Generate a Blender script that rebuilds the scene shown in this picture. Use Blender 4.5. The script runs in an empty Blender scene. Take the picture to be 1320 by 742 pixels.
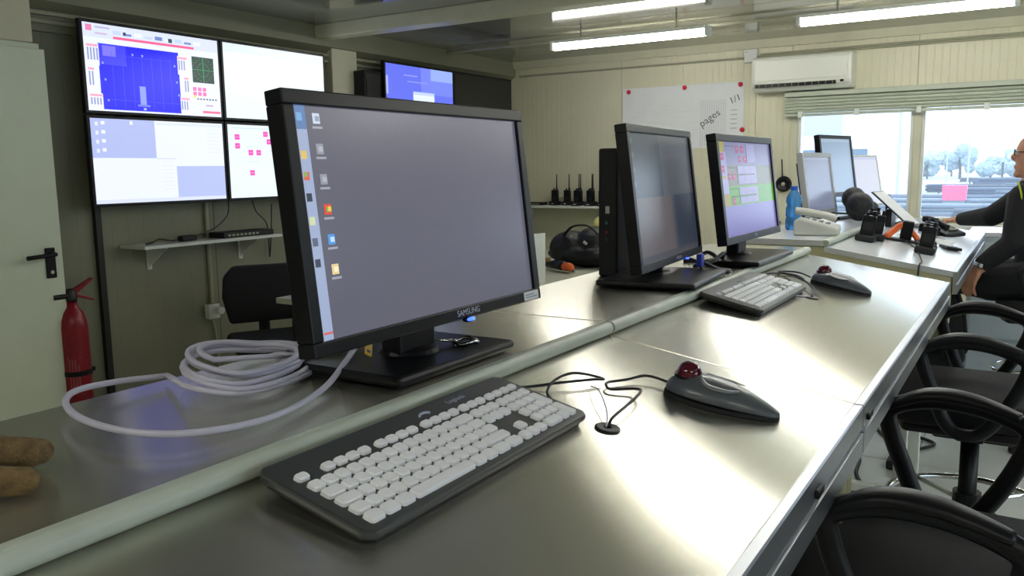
import bpy, bmesh, math, random
from mathutils import Vector, Matrix
from math import sin, cos, pi, radians
random.seed(7)
sc = bpy.context.scene
COL = sc.collection

# ------------------------------------------------------------------ camera
CAM_F = 1076.0 / 1320.0 * 36.0
_a, _p, _r = radians(31.9), radians(8.1), radians(0.8)
_fw = Vector((cos(_a) * cos(_p), sin(_a) * cos(_p), -sin(_p)))
_rt0 = Vector((sin(_a), -cos(_a), 0.0))
_up0 = _rt0.cross(_fw)
_rt = _rt0 * cos(_r) - _up0 * sin(_r)
_up = _up0 * cos(_r) + _rt0 * sin(_r)
cd = bpy.data.cameras.new('camera')
cd.lens = CAM_F
cd.sensor_width = 36.0
cd.clip_start = 0.02
cd.clip_end = 1500
cam = bpy.data.objects.new('camera', cd)
M = Matrix.Identity(4)
for i in range(3):
    M[i][0] = _rt[i]
    M[i][1] = _up[i]
    M[i][2] = -_fw[i]
M.translation = Vector((0, 0, 1.40))
cam.matrix_world = M
COL.objects.link(cam)
sc.camera = cam

# ------------------------------------------------------------------ world, exposure
SKY_STRENGTH = 3.4
LAMP_STRENGTH = 31.0
w = bpy.data.worlds.new('overcast_sky')
sc.world = w
w.use_nodes = True
nt = w.node_tree
bg = nt.nodes['Background']
tc = nt.nodes.new('ShaderNodeTexCoord')
nz = nt.nodes.new('ShaderNodeTexNoise')
nz.inputs['Scale'].default_value = 2.5
nz.inputs['Detail'].default_value = 5
cr = nt.nodes.new('ShaderNodeValToRGB')
cr.color_ramp.elements[0].position = 0.35
cr.color_ramp.elements[0].color = (0.74, 0.86, 1.0, 1)
cr.color_ramp.elements[1].position = 0.7
cr.color_ramp.elements[1].color = (0.86, 0.94, 1.0, 1)
nt.links.new(tc.outputs['Generated'], nz.inputs['Vector'])
nt.links.new(nz.outputs['Fac'], cr.inputs['Fac'])
nt.links.new(cr.outputs['Color'], bg.inputs['Color'])
bg.inputs['Strength'].default_value = SKY_STRENGTH
vs = sc.view_settings
vs.view_transform = 'Standard'
vs.look = 'None'
vs.exposure = 0.16
vs.gamma = 1.0
vs.use_curve_mapping = False


# ------------------------------------------------------------------ helpers
def lin(c):
    if isinstance(c, str):
        c = tuple(int(c[i:i + 2], 16) / 255 for i in (0, 2, 4))
    return tuple(x / 12.92 if x <= 0.04045 else ((x + 0.055) / 1.055) ** 2.4 for x in c)


MATS = {}


def mat(name, col='808080', rough=0.5, metal=0.0, var=0.06, vscale=8.0, bump=0.0, bscale=60.0, aniso=0.0, tangent=None,
        emit=None, estr=0.0, trans=0.0, spec=0.5, coat=0.0, stretch=None, rvar=0.0):
    """node material: colour broken up by noise, optional fine relief"""
    if name in MATS:
        return MATS[name]
    m = bpy.data.materials.new(name)
    m.use_nodes = True
    t = m.node_tree
    b = t.nodes['Principled BSDF']
    c = lin(col)
    tc = t.nodes.new('ShaderNodeTexCoord')
    mp = t.nodes.new('ShaderNodeMapping')
    if stretch:
        mp.inputs['Scale'].default_value = stretch
    t.links.new(tc.outputs['Object'], mp.inputs['Vector'])
    n = t.nodes.new('ShaderNodeTexNoise')
    n.inputs['Scale'].default_value = vscale
    n.inputs['Detail'].default_value = 4
    t.links.new(mp.outputs['Vector'], n.inputs['Vector'])
    r = t.nodes.new('ShaderNodeValToRGB')
    r.color_ramp.elements[0].position = 0.3
    r.color_ramp.elements[1].position = 0.7
    r.color_ramp.elements[0].color = tuple(max(0, x * (1 - var)) for x in c) + (1,)
    r.color_ramp.elements[1].color = tuple(min(1, x * (1 + var)) for x in c) + (1,)
    t.links.new(n.outputs['Fac'], r.inputs['Fac'])
    t.links.new(r.outputs['Color'], b.inputs['Base Color'])
    b.inputs['Roughness'].default_value = rough
    b.inputs['Metallic'].default_value = metal
    b.inputs['Specular IOR Level'].default_value = spec
    b.inputs['Coat Weight'].default_value = coat
    b.inputs['Transmission Weight'].default_value = trans
    if rvar:
        rr = t.nodes.new('ShaderNodeMapRange')
        rr.inputs['To Min'].default_value = max(0.02, rough - rvar)
        rr.inputs['To Max'].default_value = rough + rvar
        t.links.new(n.outputs['Fac'], rr.inputs['Value'])
        t.links.new(rr.outputs['Result'], b.inputs['Roughness'])
    if bump:
        n2 = t.nodes.new('ShaderNodeTexNoise')
        n2.inputs['Scale'].default_value = bscale
        n2.inputs['Detail'].default_value = 3
        t.links.new(mp.outputs['Vector'], n2.inputs['Vector'])
        bp = t.nodes.new('ShaderNodeBump')
        bp.inputs['Strength'].default_value = bump
        bp.inputs['Distance'].default_value = 0.01
        t.links.new(n2.outputs['Fac'], bp.inputs['Height'])
        t.links.new(bp.outputs['Normal'], b.inputs['Normal'])
    if aniso:
        b.inputs['Anisotropic'].default_value = aniso
        cx = t.nodes.new('ShaderNodeCombineXYZ')
        for i in range(3):
            cx.inputs[i].default_value = tangent[i]
        t.links.new(cx.outputs[0], b.inputs['Tangent'])
    if emit:
        b.inputs['Emission Color'].default_value = lin(emit) + (1,)
        b.inputs['Emission Strength'].default_value = estr
    MATS[name] = m
    return m


def screen_mat(name, strength, rough=0.25):
    """lit display: emission colour from the face colours, under a satin front"""
    if name in MATS:
        return MATS[name]
    m = bpy.data.materials.new(name)
    m.use_nodes = True
    t = m.node_tree
    b = t.nodes['Principled BSDF']
    at = t.nodes.new('ShaderNodeVertexColor')
    at.layer_name = 'pixels'
    b.inputs['Base Color'].default_value = (0.012, 0.012, 0.014, 1)
    b.inputs['Roughness'].default_value = rough
    t.links.new(at.outputs['Color'], b.inputs['Emission Color'])
    b.inputs['Emission Strength'].default_value = strength
    MATS[name] = m
    return m


def print_mat(name='printed_ink'):
    if name in MATS:
        return MATS[name]
    m = bpy.data.materials.new(name)
    m.use_nodes = True
    t = m.node_tree
    b = t.nodes['Principled BSDF']
    at = t.nodes.new('ShaderNodeVertexColor')
    at.layer_name = 'pixels'
    t.links.new(at.outputs['Color'], b.inputs['Base Color'])
    b.inputs['Roughness'].default_value = 0.6
    MATS[name] = m
    return m


class MB:
    """collects shapes in one bmesh; build() links them as one mesh object"""

    def __init__(self):
        self.bm = bmesh.new()

    def box(self, x0, x1, y0, y1, z0, z1, mtx=None):
        vs = [self.bm.verts.new(v) for v in
              ((x0, y0, z0), (x1, y0, z0), (x1, y1, z0), (x0, y1, z0), (x0, y0, z1), (x1, y0, z1), (x1, y1, z1), (x0, y1, z1))]
        for f in ((3, 2, 1, 0), (4, 5, 6, 7), (0, 1, 5, 4), (1, 2, 6, 5), (2, 3, 7, 6), (3, 0, 4, 7)):
            self.bm.faces.new([vs[i] for i in f])
        if mtx:
            for v in vs:
                v.co = mtx @ v.co
        return self

    def quad(self, pts):
        self.bm.faces.new([self.bm.verts.new(p) for p in pts])
        return self

    def prism(self, poly, axis, a0, a1):
        """polygon in the two other axes, extruded along axis 0/1/2"""
        def mk(p, a):
            if axis == 0:
                return (a, p[0], p[1])
            if axis == 1:
                return (p[0], a, p[1])
            return (p[0], p[1], a)
        A = [self.bm.verts.new(mk(p, a0)) for p in poly]
        B = [self.bm.verts.new(mk(p, a1)) for p in poly]
        n = len(poly)
        self.bm.faces.new(A)
        self.bm.faces.new(B[::-1])
        for i in range(n):
            self.bm.faces.new((A[i], B[i], B[(i + 1) % n], A[(i + 1) % n]))
        return self

    def lathe(self, prof, seg=20, cx=0, cy=0, mtx=None):
        """profile (r, z) turned about z"""
        rings = []
        new = []
        for r, z in prof:
            if r < 1e-6:
                v = self.bm.verts.new((cx, cy, z))
                rings.append([v])
                new.append(v)
            else:
                ring = [self.bm.verts.new((cx + r * cos(2 * pi * k / seg), cy + r * sin(2 * pi * k / seg), z)) for k in range(seg)]
                rings.append(ring)
                new += ring
        for a, b in zip(rings[:-1], rings[1:]):
            for k in range(seg):
                if len(a) == 1 and len(b) == 1:
                    continue
                if len(a) == 1:
                    self.bm.faces.new((a[0], b[k], b[(k + 1) % seg]))
                elif len(b) == 1:
                    self.bm.faces.new((a[k], b[0], a[(k + 1) % seg]))
                else:
                    self.bm.faces.new((a[k], b[k], b[(k + 1) % seg], a[(k + 1) % seg]))
        for ring in (rings[0], rings[-1]):
            if len(ring) > 2:
                self.bm.faces.new(ring)
        if mtx:
            for v in new:
                v.co = mtx @ v.co
        return self

    def cyl(self, p0, p1, r, seg=14, r1=None):
        return self.tube([p0, p1], r if r1 is None else [r, r1], seg)

    def tube(self, pts, r, seg=8, closed=False, flat=None):
        pts = [Vector(p) for p in pts]
        n = len(pts)
        rs = r if isinstance(r, (list, tuple)) else [r] * n
        rings = []
        up = None
        for i, p in enumerate(pts):
            if closed:
                d = pts[(i + 1) % n] - pts[i - 1]
            else:
                d = pts[min(i + 1, n - 1)] - pts[max(i - 1, 0)]
            d.normalize()
            if up is None:
                up = Vector((0, 0, 1)) if abs(d.z) < 0.9 else Vector((0, 1, 0))
            up = (up - d * up.dot(d))
            if up.length < 1e-6:
                up = Vector((1, 0, 0))
            up.normalize()
            s = d.cross(up)
            fx, fz = flat if flat else (1, 1)
            rings.append([self.bm.verts.new(p + (s * cos(2 * pi * k / seg) * fx + up * sin(2 * pi * k / seg) * fz) * rs[i]) for k in range(seg)])
        m = n if closed else n - 1
        for i in range(m):
            a, b = rings[i], rings[(i + 1) % n]
            for k in range(seg):
                self.bm.faces.new((a[k], b[k], b[(k + 1) % seg], a[(k + 1) % seg]))
        if not closed:
            self.bm.faces.new(rings[0][::-1])
            self.bm.faces.new(rings[-1])
        return self

    def ball(self, c, r, sx=1, sy=1, sz=1, u=16, v=10, mtx=None):
        mm = Matrix.Translation(Vector(c)) @ Matrix.Diagonal((sx, sy, sz, 1))
        if mtx:
            mm = mtx @ mm
        bmesh.ops.create_uvsphere(self.bm, u_segments=u, v_segments=v, radius=r, matrix=mm)
        return self

    def build(self, name, m=None, parent=None, bevel=0.0, smooth=False, subd=0, seg=2):
        bmesh.ops.recalc_face_normals(self.bm, faces=self.bm.faces)
        me = bpy.data.meshes.new(name)
        self.bm.to_mesh(me)
        self.bm.free()
        if m:
            me.materials.append(m)
        o = bpy.data.objects.new(name, me)
        COL.objects.link(o)
        if parent:
            o.parent = parent
        if smooth:
            for p in me.polygons:
                p.use_smooth = True
        if bevel:
            b = o.modifiers.new('bevel', 'BEVEL')
            b.width = bevel
            b.segments = seg
            b.limit_method = 'ANGLE'
            b.angle_limit = radians(35)
            b.harden_normals = False
        if subd:
            s = o.modifiers.new('subd', 'SUBSURF')
            s.levels = subd
            s.render_levels = subd
        return o


def tag(o, label, cat, group=None):
    o['label'] = label
    o['category'] = cat
    if group:
        o['group'] = group
    return o


def thing(name, label, cat, loc=(0, 0, 0), rz=0.0, group=None):
    o = bpy.data.objects.new(name, None)
    o.empty_display_size = 0.05
    COL.objects.link(o)
    o.location = loc
    o.rotation_euler = (0, 0, rz)
    return tag(o, label, cat, group)


def struct(o):
    o['kind'] = 'structure'
    return o


def copy_tree(o, parent=None):
    c = o.copy()
    COL.objects.link(c)
    c.parent = parent
    for ch in list(o.children):
        copy_tree(ch, c)
    return c


def spline(pts, n=8, closed=False):
    """Catmull-Rom through the points"""
    P = [Vector(p) for p in pts]
    out = []
    m = len(P)
    rng = m if closed else m - 1
    for i in range(rng):
        if closed:
            p0, p1, p2, p3 = P[i - 1], P[i], P[(i + 1) % m], P[(i + 2) % m]
        else:
            p0, p1, p2, p3 = P[max(i - 1, 0)], P[i], P[i + 1], P[min(i + 2, m - 1)]
        for k in range(n):
            t = k / n
            out.append(0.5 * ((2 * p1) + (p2 - p0) * t + (2 * p0 - 5 * p1 + 4 * p2 - p3) * t * t + (3 * p1 - p0 - 3 * p2 + p3) * t ** 3))
    if not closed:
        out.append(P[-1])
    return out


def rects_mesh(name, rects, m, parent, place, lift=0.0):
    """flat print / pixels: rects (u0, v0, u1, v1, colour) in a unit panel; place(u, v, d) gives the point"""
    bm = bmesh.new()
    cl = bm.loops.layers.float_color.new('pixels')
    for i, (u0, v0, u1, v1, c) in enumerate(rects):
        d = lift + i * 0.00003
        f = bm.faces.new([bm.verts.new(place(u, v, d)) for u, v in ((u0, v0), (u1, v0), (u1, v1), (u0, v1))])
        cc = lin(c) + (1,)
        for l in f.loops:
            l[cl] = cc
    me = bpy.data.meshes.new(name)
    bm.to_mesh(me)
    bm.free()
    me.materials.append(m)
    o = bpy.data.objects.new(name, me)
    COL.objects.link(o)
    o.parent = parent
    return o


def text_obj(name, body, size, m, parent, mtx, extrude=0.0003):
    cu = bpy.data.curves.new(name, 'FONT')
    cu.body = body
    cu.size = size
    cu.extrude = extrude
    cu.align_x = 'CENTER'
    cu.align_y = 'CENTER'
    cu.resolution_u = 3
    tmp = bpy.data.objects.new(name + '_tmp', cu)
    COL.objects.link(tmp)
    dg = bpy.context.evaluated_depsgraph_get()
    me = bpy.data.meshes.new_from_object(tmp.evaluated_get(dg))
    bpy.data.objects.remove(tmp)
    me.materials.clear()
    me.materials.append(m)
    me.transform(mtx)
    me.name = name
    o = bpy.data.objects.new(name, me)
    COL.objects.link(o)
    o.parent = parent
    return o


def remeshed(name, parts, voxel, smooth_it=6):
    """union of closed shapes as one continuous surface"""
    tmp = parts.build(name + '_tmp')
    r = tmp.modifiers.new('r', 'REMESH')
    r.mode = 'VOXEL'
    r.voxel_size = voxel
    s = tmp.modifiers.new('s', 'SMOOTH')
    s.factor = 0.5
    s.iterations = smooth_it
    dg = bpy.context.evaluated_depsgraph_get()
    me = bpy.data.meshes.new_from_object(tmp.evaluated_get(dg))
    bpy.data.objects.remove(tmp)
    me.name = name
    for p in me.polygons:
        p.use_smooth = True
    o = bpy.data.objects.new(name, me)
    COL.objects.link(o)
    return o


def limb(mb, pts, rs, seg=12):
    """tapered chain with rounded ends"""
    mb.tube(pts, list(rs), seg)
    for p, r in zip(pts, rs):
        mb.ball(p, r * 0.995, u=12, v=8)


# ------------------------------------------------------------------ materials
CREAM = mat('cream_panel_paint', 'd9d6bb', 0.42, var=0.03, vscale=3)
LWALL = mat('grey_green_panel_paint', '84846e', 0.45, var=0.04, vscale=3)
TRIM = mat('cream_trim_paint', 'd0ceb4', 0.4, var=0.04)
CEIL = mat('ceiling_grey_coated_sheet', 'a2a298', 0.09, 0.55, var=0.03, vscale=2, spec=0.6)
FLOOR = mat('pale_floor_tile', 'c9ccc6', 0.35, var=0.05, vscale=5)
GROUT = mat('floor_joint_grey', '8c8f8a', 0.7)
STEEL = mat('brushed_stainless_steel', 'd4d2c6', 0.235, 0.92, var=0.015, vscale=2.0, aniso=1.0, tangent=(0, 1, 0), stretch=(1, 8, 1))
EDGE = mat('grey_plastic_edging', 'b9c2b4', 0.38, var=0.05, vscale=20)
ALU = mat('anodised_aluminium', 'b6bac0', 0.34, 1.0, var=0.04)
DESKCREAM = mat('cream_laminate', 'cbc7a0', 0.4, var=0.03)
BLACK = mat('black_plastic', '0c0d12', 0.35, var=0.12, spec=.32)
BLACKM = mat('black_matte_plastic', '141519', 0.6, var=0.15, bump=0.05, bscale=400)
BLACKG = mat('black_gloss_plastic', '0b0c10', 0.2, var=0.1)
CHAIRB = mat('black_chair_plastic', '101116', 0.42, var=0.15, spec=.35)
FABRIC = mat('black_seat_fabric', '101114', 0.8, var=0.25, vscale=300, bump=0.2, bscale=900)
CHROME = mat('chrome', 'd0d2d4', 0.12, 1.0, var=0.02)
WHITE = mat('white_plastic', 'dcdfd8', 0.4, var=0.02)
KEYW = mat('white_key_plastic', 'f6f7fa', 0.45, var=0.02)
KBASE = mat('keyboard_charcoal_plastic', '3c3f3e', 0.42, var=0.06)
DOORW = mat('pale_green_white_door_paint', 'e0e8d2', 0.35, var=0.02)
CABLEG = mat('pale_grey_cable_sheath', 'c6c4d6', 0.42, var=0.04)
CABLEB = mat('black_cable_sheath', '17181b', 0.45)
PAPER = mat('white_paper', 'e6e8ea', 0.75, var=0.02)
RED = mat('red_extinguisher_paint', '8e0f22', 0.3, var=0.05)
PINR = mat('red_pin_plastic', 'd01030', 0.35)
INK = mat('dark_ink', '4a4c52', 0.7)
LOGO = mat('silver_logo_print', 'b8c2d4', 0.4, 0.2)
GREYP = mat('grey_conduit_plastic', 'a9a890', 0.45)
DARKMETAL = mat('dark_steel', '3a3b38', 0.4, 0.7)

# ------------------------------------------------------------------ room shell
X0, X1, Y0, Y1, ZC = -2.4, 6.7, -3.2, 4.2, 2.36

fl = struct(MB().box(X0 - .1, X1 + .1, Y0 - .1, Y1 + .1, -0.12, -0.004).build('floor', GROUT))
tile_me = None
ts = 0.6
nx = int((X1 - X0) / ts) + 1
ny = int((Y1 - Y0) / ts) + 1
for i in range(nx):
    for j in range(ny):
        xa = X0 + i * ts
        ya = Y0 + j * ts
        if xa + ts < 0.8 or ya + ts < -1.4 or ya > 2.6:
            pass
        if tile_me is None:
            t_ = MB().box(0.003, ts - .003, .003, ts - .003, -0.01, 0.0).build('floor_tile', FLOOR, fl)
            tile_me = t_.data
        else:
            t_ = bpy.data.objects.new('floor_tile', tile_me)
            COL.objects.link(t_)
            t_.parent = fl
        t_.location = (xa, ya, 0)


def ribbed(mb, a0, a1, z0, z1, axis, face, inward, pitch=0.05, deep=0.0011, thick=0.04):
    """sheet with fine vertical grooves; axis: along 0/1, face = wall coordinate, inward = +-1 towards the room"""
    prof = []
    a = a0 + 0.002
    prof.append((a, face))
    n = max(1, int(round((a1 - a0) / pitch)))
    st = (a1 - a0) / n
    for k in range(1, n):
        q = a0 + k * st
        prof += [(q - .005, face), (q - .002, face - inward * deep), (q + .002, face - inward * deep), (q + .005, face)]
    prof.append((a1 - 0.002, face))
    back = face - inward * thick
    prof += [(a1 - 0.002, back), (a0 + 0.002, back)]
    poly = [(p[1], p[0]) for p in prof] if axis == 1 else prof
    mb.prism(poly, 2, z0, z1)


# right wall (far, with window), made of panels 1.146 wide
WY0, WY1, WZ0, WZ1 = -2.55, 1.62, 0.97, 1.935
wr = struct(MB().box(X1 + .045, X1 + .10, WY1 + .0, Y1 + .1, 0, ZC + .1).build('wall_right', TRIM))
MB().box(X1 + .045, X1 + .10, Y0 - .1, WY0, 0, ZC + .1).build('wall_core', TRIM, wr)
MB().box(X1 + .045, X1 + .10, WY0, WY1, WZ1, ZC + .1).build('wall_core', TRIM, wr)
MB().box(X1 + .045, X1 + .10, WY0, WY1, 0, WZ0).build('wall_core', TRIM, wr)
edges = [Y1] + [1.893 + 1.146 * k for k in (1, 0, -1, -2, -3)] + [-2.75, Y0]
edges = sorted(set(edges), reverse=True)
for ya, yb in zip(edges[1:], edges[:-1]):
    segs = []
    lo, hi = max(ya, WY0), min(yb, WY1)
    if hi <= lo:
        segs = [(ya, yb, 0, ZC)]
    else:
        if yb > WY1:
            segs.append((WY1, yb, 0, ZC))
        if ya < WY0:
            segs.append((ya, WY0, 0, ZC))
        segs += [(lo, hi, WZ1, ZC), (lo, hi, 0, WZ0)]
    for (a, b, za, zb) in segs:
        if b - a < 0.03:
            continue
        mb = MB()
        ribbed(mb, a, b, za, zb, 1, X1, -1)
        mb.build('wall_panel', CREAM, wr)

# left wall (long, carries the video wall)
wl = struct(MB().box(X0 - .1, X1 + .1, Y1 + .045, Y1 + .10, 0, ZC + .1).build('wall_left', TRIM))
xs = [X0, -1.25, -0.1, 1.05, 2.20, 3.346, 4.492, 5.638, X1]
for a, b in zip(xs[:-1], xs[1:]):
    mb = MB()
    ribbed(mb, a, b, 0, ZC, 0, Y1, -1, pitch=0.096, deep=0.0008)
    mb.build('wall_panel', LWALL, wl)

# walls behind the camera
FX0, FX1, FZ0, FZ1 = -0.1, 4.492, 1.0, 1.95
wb = struct(MB().box(X0 - .1, X1 + .1, Y0 - .1, Y0 - .045, 0, FZ0).build('wall_front', TRIM))
MB().box(X0 - .1, X1 + .1, Y0 - .1, Y0 - .045, FZ1, ZC + .1).build('wall_core', TRIM, wb)
MB().box(X0 - .1, FX0, Y0 - .1, Y0 - .045, FZ0, FZ1).build('wall_core', TRIM, wb)
MB().box(FX1, X1 + .1, Y0 - .1, Y0 - .045, FZ0, FZ1).build('wall_core', TRIM, wb)
for a, b in zip(xs[:-1], xs[1:]):
    for za, zb in ([(0, FZ0), (FZ1, ZC)] if a >= FX0 - .01 and b <= FX1 + .01 else [(0, ZC)]):
        mb = MB()
        ribbed(mb, a, b, za, zb, 0, Y0, 1, pitch=0.12)
        mb.build('wall_panel', CREAM, wb)
wn = struct(MB().box(X0 - .1, X0 - .045, Y0 - .1, Y1 + .1, 0, ZC + .1).build('wall_back', TRIM))
ysb = [Y0 + k * (Y1 - Y0) / 6 for k in range(7)]
for a, b in zip(ysb[:-1], ysb[1:]):
    mb = MB()
    ribbed(mb, a, b, 0, ZC, 1, X0, 1, pitch=0.12)
    mb.build('wall_panel', CREAM, wn)

# ceiling: glossy grey sheets laid across the room
ce = struct(MB().box(X0 - .1, X1 + .1, Y0 - .1, Y1 + .1, ZC + .05, ZC + .12).build('ceiling', TRIM))
xx = X0
k = 0
while xx < X1 - 0.01:
    xb = min(xx + 0.95, X1)
    mb = MB()
    mb.box(xx + .002, xb - .002, Y0, Y1, ZC, ZC + .05)
    mb.build('ceiling_panel', CEIL, ce, bevel=0.003)
    xx = xb

# ceiling cross beam and cornices
t = struct(MB().box(4.17, 4.30, Y0, Y1, 2.275, ZC).build('trim_1', TRIM, bevel=0.004))
t = struct(MB().box(1.0, 1.13, Y0, Y1, 2.275, ZC).build('trim_2', TRIM, bevel=0.004))
t = struct(MB().prism([(Y1, 2.10), (Y1 - .03, 2.10), (Y1 - .035, 2.20), (Y1 - .10, 2.235), (Y1 - .10, ZC), (Y1, ZC)], 0, X0, X1).build('trim_3', LWALL))
t = struct(MB().prism([(X1, 2.30), (X1 - .03, 2.30), (X1 - .05, ZC), (X1, ZC)], 1, Y0, Y1).build('trim_4', TRIM))


# ------------------------------------------------------------------ window in the right wall
def window():
    fr = struct(MB().box(X1 - .01, X1 + .05, WY1 - .055, WY1, WZ0, WZ1).build('window_1', TRIM, bevel=0.004))
    W = []
    W.append(MB().box(X1 - .01, X1 + .05, WY0, WY0 + .055, WZ0, WZ1).build('window_jamb', TRIM, fr, bevel=0.004))
    MB().box(X1 - .05, X1 + .05, WY0, WY1, WZ0 - .03, WZ0).build('window_sill', WHITE, fr, bevel=0.004)
    MB().box(X1 - .01, X1 + .05, WY0 + .055, WY1 - .055, WZ0, WZ0 + .045).build('window_rail', TRIM, fr, bevel=0.004)
    MB().box(X1 - .01, X1 + .05, WY0 + .055, WY1 - .055, WZ1 - .05, WZ1).build('window_rail', TRIM, fr, bevel=0.004)
    ms = [1.565, 0.73, -0.15, -0.98, -1.76, WY0 + .055]
    for y in ms[1:-1]:
        MB().box(X1 - .012, X1 + .05, y - .026, y + .026, WZ0 + .045, WZ1 - .05).build('mullion', TRIM, fr, bevel=0.005)
    for a, b in zip(ms[:-1], ms[1:]):
        ya = a - (0.0 if a == ms[0] else .026)
        yb = b + (0.0 if b == ms[-1] else .026)
        # sash around each pane
        for (p, q, r, s) in ((ya - .022, ya, WZ0 + .045, WZ1 - .05), (yb, yb + .022, WZ0 + .045, WZ1 - .05)):
            MB().box(X1 + .0, X1 + .04, p, q, r, s).build('sash', WHITE, fr, bevel=0.003)
        MB().box(X1 + .018, X1 + .022, yb + .022, ya - .022, WZ0 + .045, WZ1 - .05).build('pane', GLASS, fr)


gm = bpy.data.materials.new('hazed_window_glass')  # clear panes; a bluish translucent layer stands in for the outdoor haze
gm.use_nodes = True
t = gm.node_tree
t.nodes.remove(t.nodes['Principled BSDF'])
out = t.nodes['Material Output']
tr = t.nodes.new('ShaderNodeBsdfTransparent')
tr.inputs[0].default_value = (0.96, 0.98, 1, 1)
gl = t.nodes.new('ShaderNodeBsdfGlossy')
gl.inputs['Roughness'].default_value = 0.02
veil = t.nodes.new('ShaderNodeBsdfTranslucent')
veil.inputs[0].default_value = (0.75, 0.86, 1.0, 1)
nzz = t.nodes.new('ShaderNodeTexNoise')
nzz.inputs['Scale'].default_value = 3
mr = t.nodes.new('ShaderNodeMapRange')
mr.inputs['To Min'].default_value = 0.06
mr.inputs['To Max'].default_value = 0.10
t.links.new(nzz.outputs['Fac'], mr.inputs['Value'])
mx = t.nodes.new('ShaderNodeMixShader')
t.links.new(mr.outputs['Result'], mx.inputs[0])
t.links.new(tr.outputs[0], mx.inputs[1])
t.links.new(veil.outputs[0], mx.inputs[2])
fz = t.nodes.new('ShaderNodeFresnel')
fz.inputs[0].default_value = 1.25
mx2 = t.nodes.new('ShaderNodeMixShader')
t.links.new(fz.outputs[0], mx2.inputs[0])
t.links.new(mx.outputs[0], mx2.inputs[1])
t.links.new(gl.outputs[0], mx2.inputs[2])
t.links.new(mx2.outputs[0], out.inputs[0])
GLASS = gm
window()
f2 = struct(MB().box(FX0, FX0 + .06, Y0 - .05, Y0 + .01, FZ0, FZ1).build('added_window_2', TRIM, bevel=0.004))  # unseen window, added to bring daylight onto the near desk
MB().box(FX1 - .06, FX1, Y0 - .05, Y0 + .01, FZ0, FZ1).build('window_jamb', TRIM, f2, bevel=0.004)
MB().box(FX0, FX1, Y0 - .05, Y0 + .04, FZ0 - .03, FZ0).build('window_sill', WHITE, f2, bevel=0.004)
MB().box(FX0 + .06, FX1 - .06, Y0 - .05, Y0 + .01, FZ1 - .05, FZ1).build('window_rail', TRIM, f2)
for k in range(4):
    xa = FX0 + .06 + k * (FX1 - FX0 - .12) / 4
    xb = FX0 + .06 + (k + 1) * (FX1 - FX0 - .12) / 4
    if k:
        MB().box(xa - .035, xa + .035, Y0 - .05, Y0 + .012, FZ0, FZ1 - .05).build('mullion', TRIM, f2)
    MB().box(xa + .036, xb - .036, Y0 - .03, Y0 - .026, FZ0, FZ1 - .05).build('pane', GLASS, f2)

# rolled-up blind over the window: gathered slats, bottom rail and small brackets
bl = thing('window_blind', 'pale slatted blind pulled up along the top of the window', 'blind', (X1 - .05, 0, 0))
BL = mat('blind_slat_paint', 'b9c0ae', 0.4, var=0.03)
MB().box(-.035, .035, WY0 - .03, 1.65, 1.91, 1.945).build('head_rail', BL, bl, bevel=0.004)
for i in range(5):
    z = 1.905 - i * 0.023
    MB().prism([(-.032, z - .004), (-.036 + .004 * (i % 2), z - .014), (-.028, z - .0232), (.028, z - .0232), (.03, z)], 1, WY0 - .02, 1.645).build('slat', BL, bl)
MB().box(-.03, .03, WY0 - .02, 1.645, 1.765, 1.785).build('bottom_rail', BL, bl, bevel=0.003)
for y in (1.53, 1.13, 0.72, 0.30, -0.4, -1.2, -2.0):
    MB().box(-.045, -.03, y - .018, y + .018, 1.755, 1.80).build('bracket', WHITE, bl, bevel=0.003)


# ------------------------------------------------------------------ fluorescent lamps
def lamp_proto():
    L = 1.16
    r = thing('fluorescent_lamp', 'x', 'lamp', (0, 0, 0))
    MB().box(-.036, .036, -L / 2 + .03, L / 2 - .03, .025, .05).build('housing', WHITE, r, bevel=0.006)
    TUBE = mat('lit_diffuser', 'ffffff', 0.4, emit='fdfbf2', estr=LAMP_STRENGTH)
    MB().prism([(.036 * cos(pi + pi * k / 8), .026 + .042 * sin(pi + pi * k / 8)) for k in range(9)], 1, -L / 2 + .03, L / 2 - .03).build('diffuser', TUBE, r)
    for s in (-1, 1):
        MB().box(-.04, .04, s * L / 2 - .03 * (s > 0), s * L / 2 + .03 * (s < 0), -.018, .05).build('end_cap', WHITE, r, bevel=0.01)
    for s in (-.35, .35):
        MB().cyl((0, s, .05), (0, s, .115), .006, 8).build('hanger', GREYP, r)
    return r


lamp0 = lamp_proto()
spots = [(5.37, 2.40, 'lit fluorescent lamp nearer the video wall'),
         (5.37, 0.70, 'lit fluorescent lamp above the far desk and window monitors'),
         (5.37, -1.0, 'lit fluorescent lamp near the window beyond the seated person'),
         (3.4, 0.7, 'lit fluorescent lamp over the joint between the two steel desks'),
         (3.4, -1.0, 'lit fluorescent lamp over the row of stools'),
         (-0.6, 1.2, 'added unseen fluorescent lamp over the door side of the room'),  # added out of view to light the keyboards and near desk
         (-0.6, -1.2, 'added unseen fluorescent lamp behind the camera')]  # second added lamp of the unseen row, same purpose
for i, (x, y, lb) in enumerate(spots):
    o = lamp0 if i == 0 else copy_tree(lamp0)
    o.location = (x, y, ZC - .115)
    o['label'] = lb
    o['group'] = 'ceiling fluorescent lamps'

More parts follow.
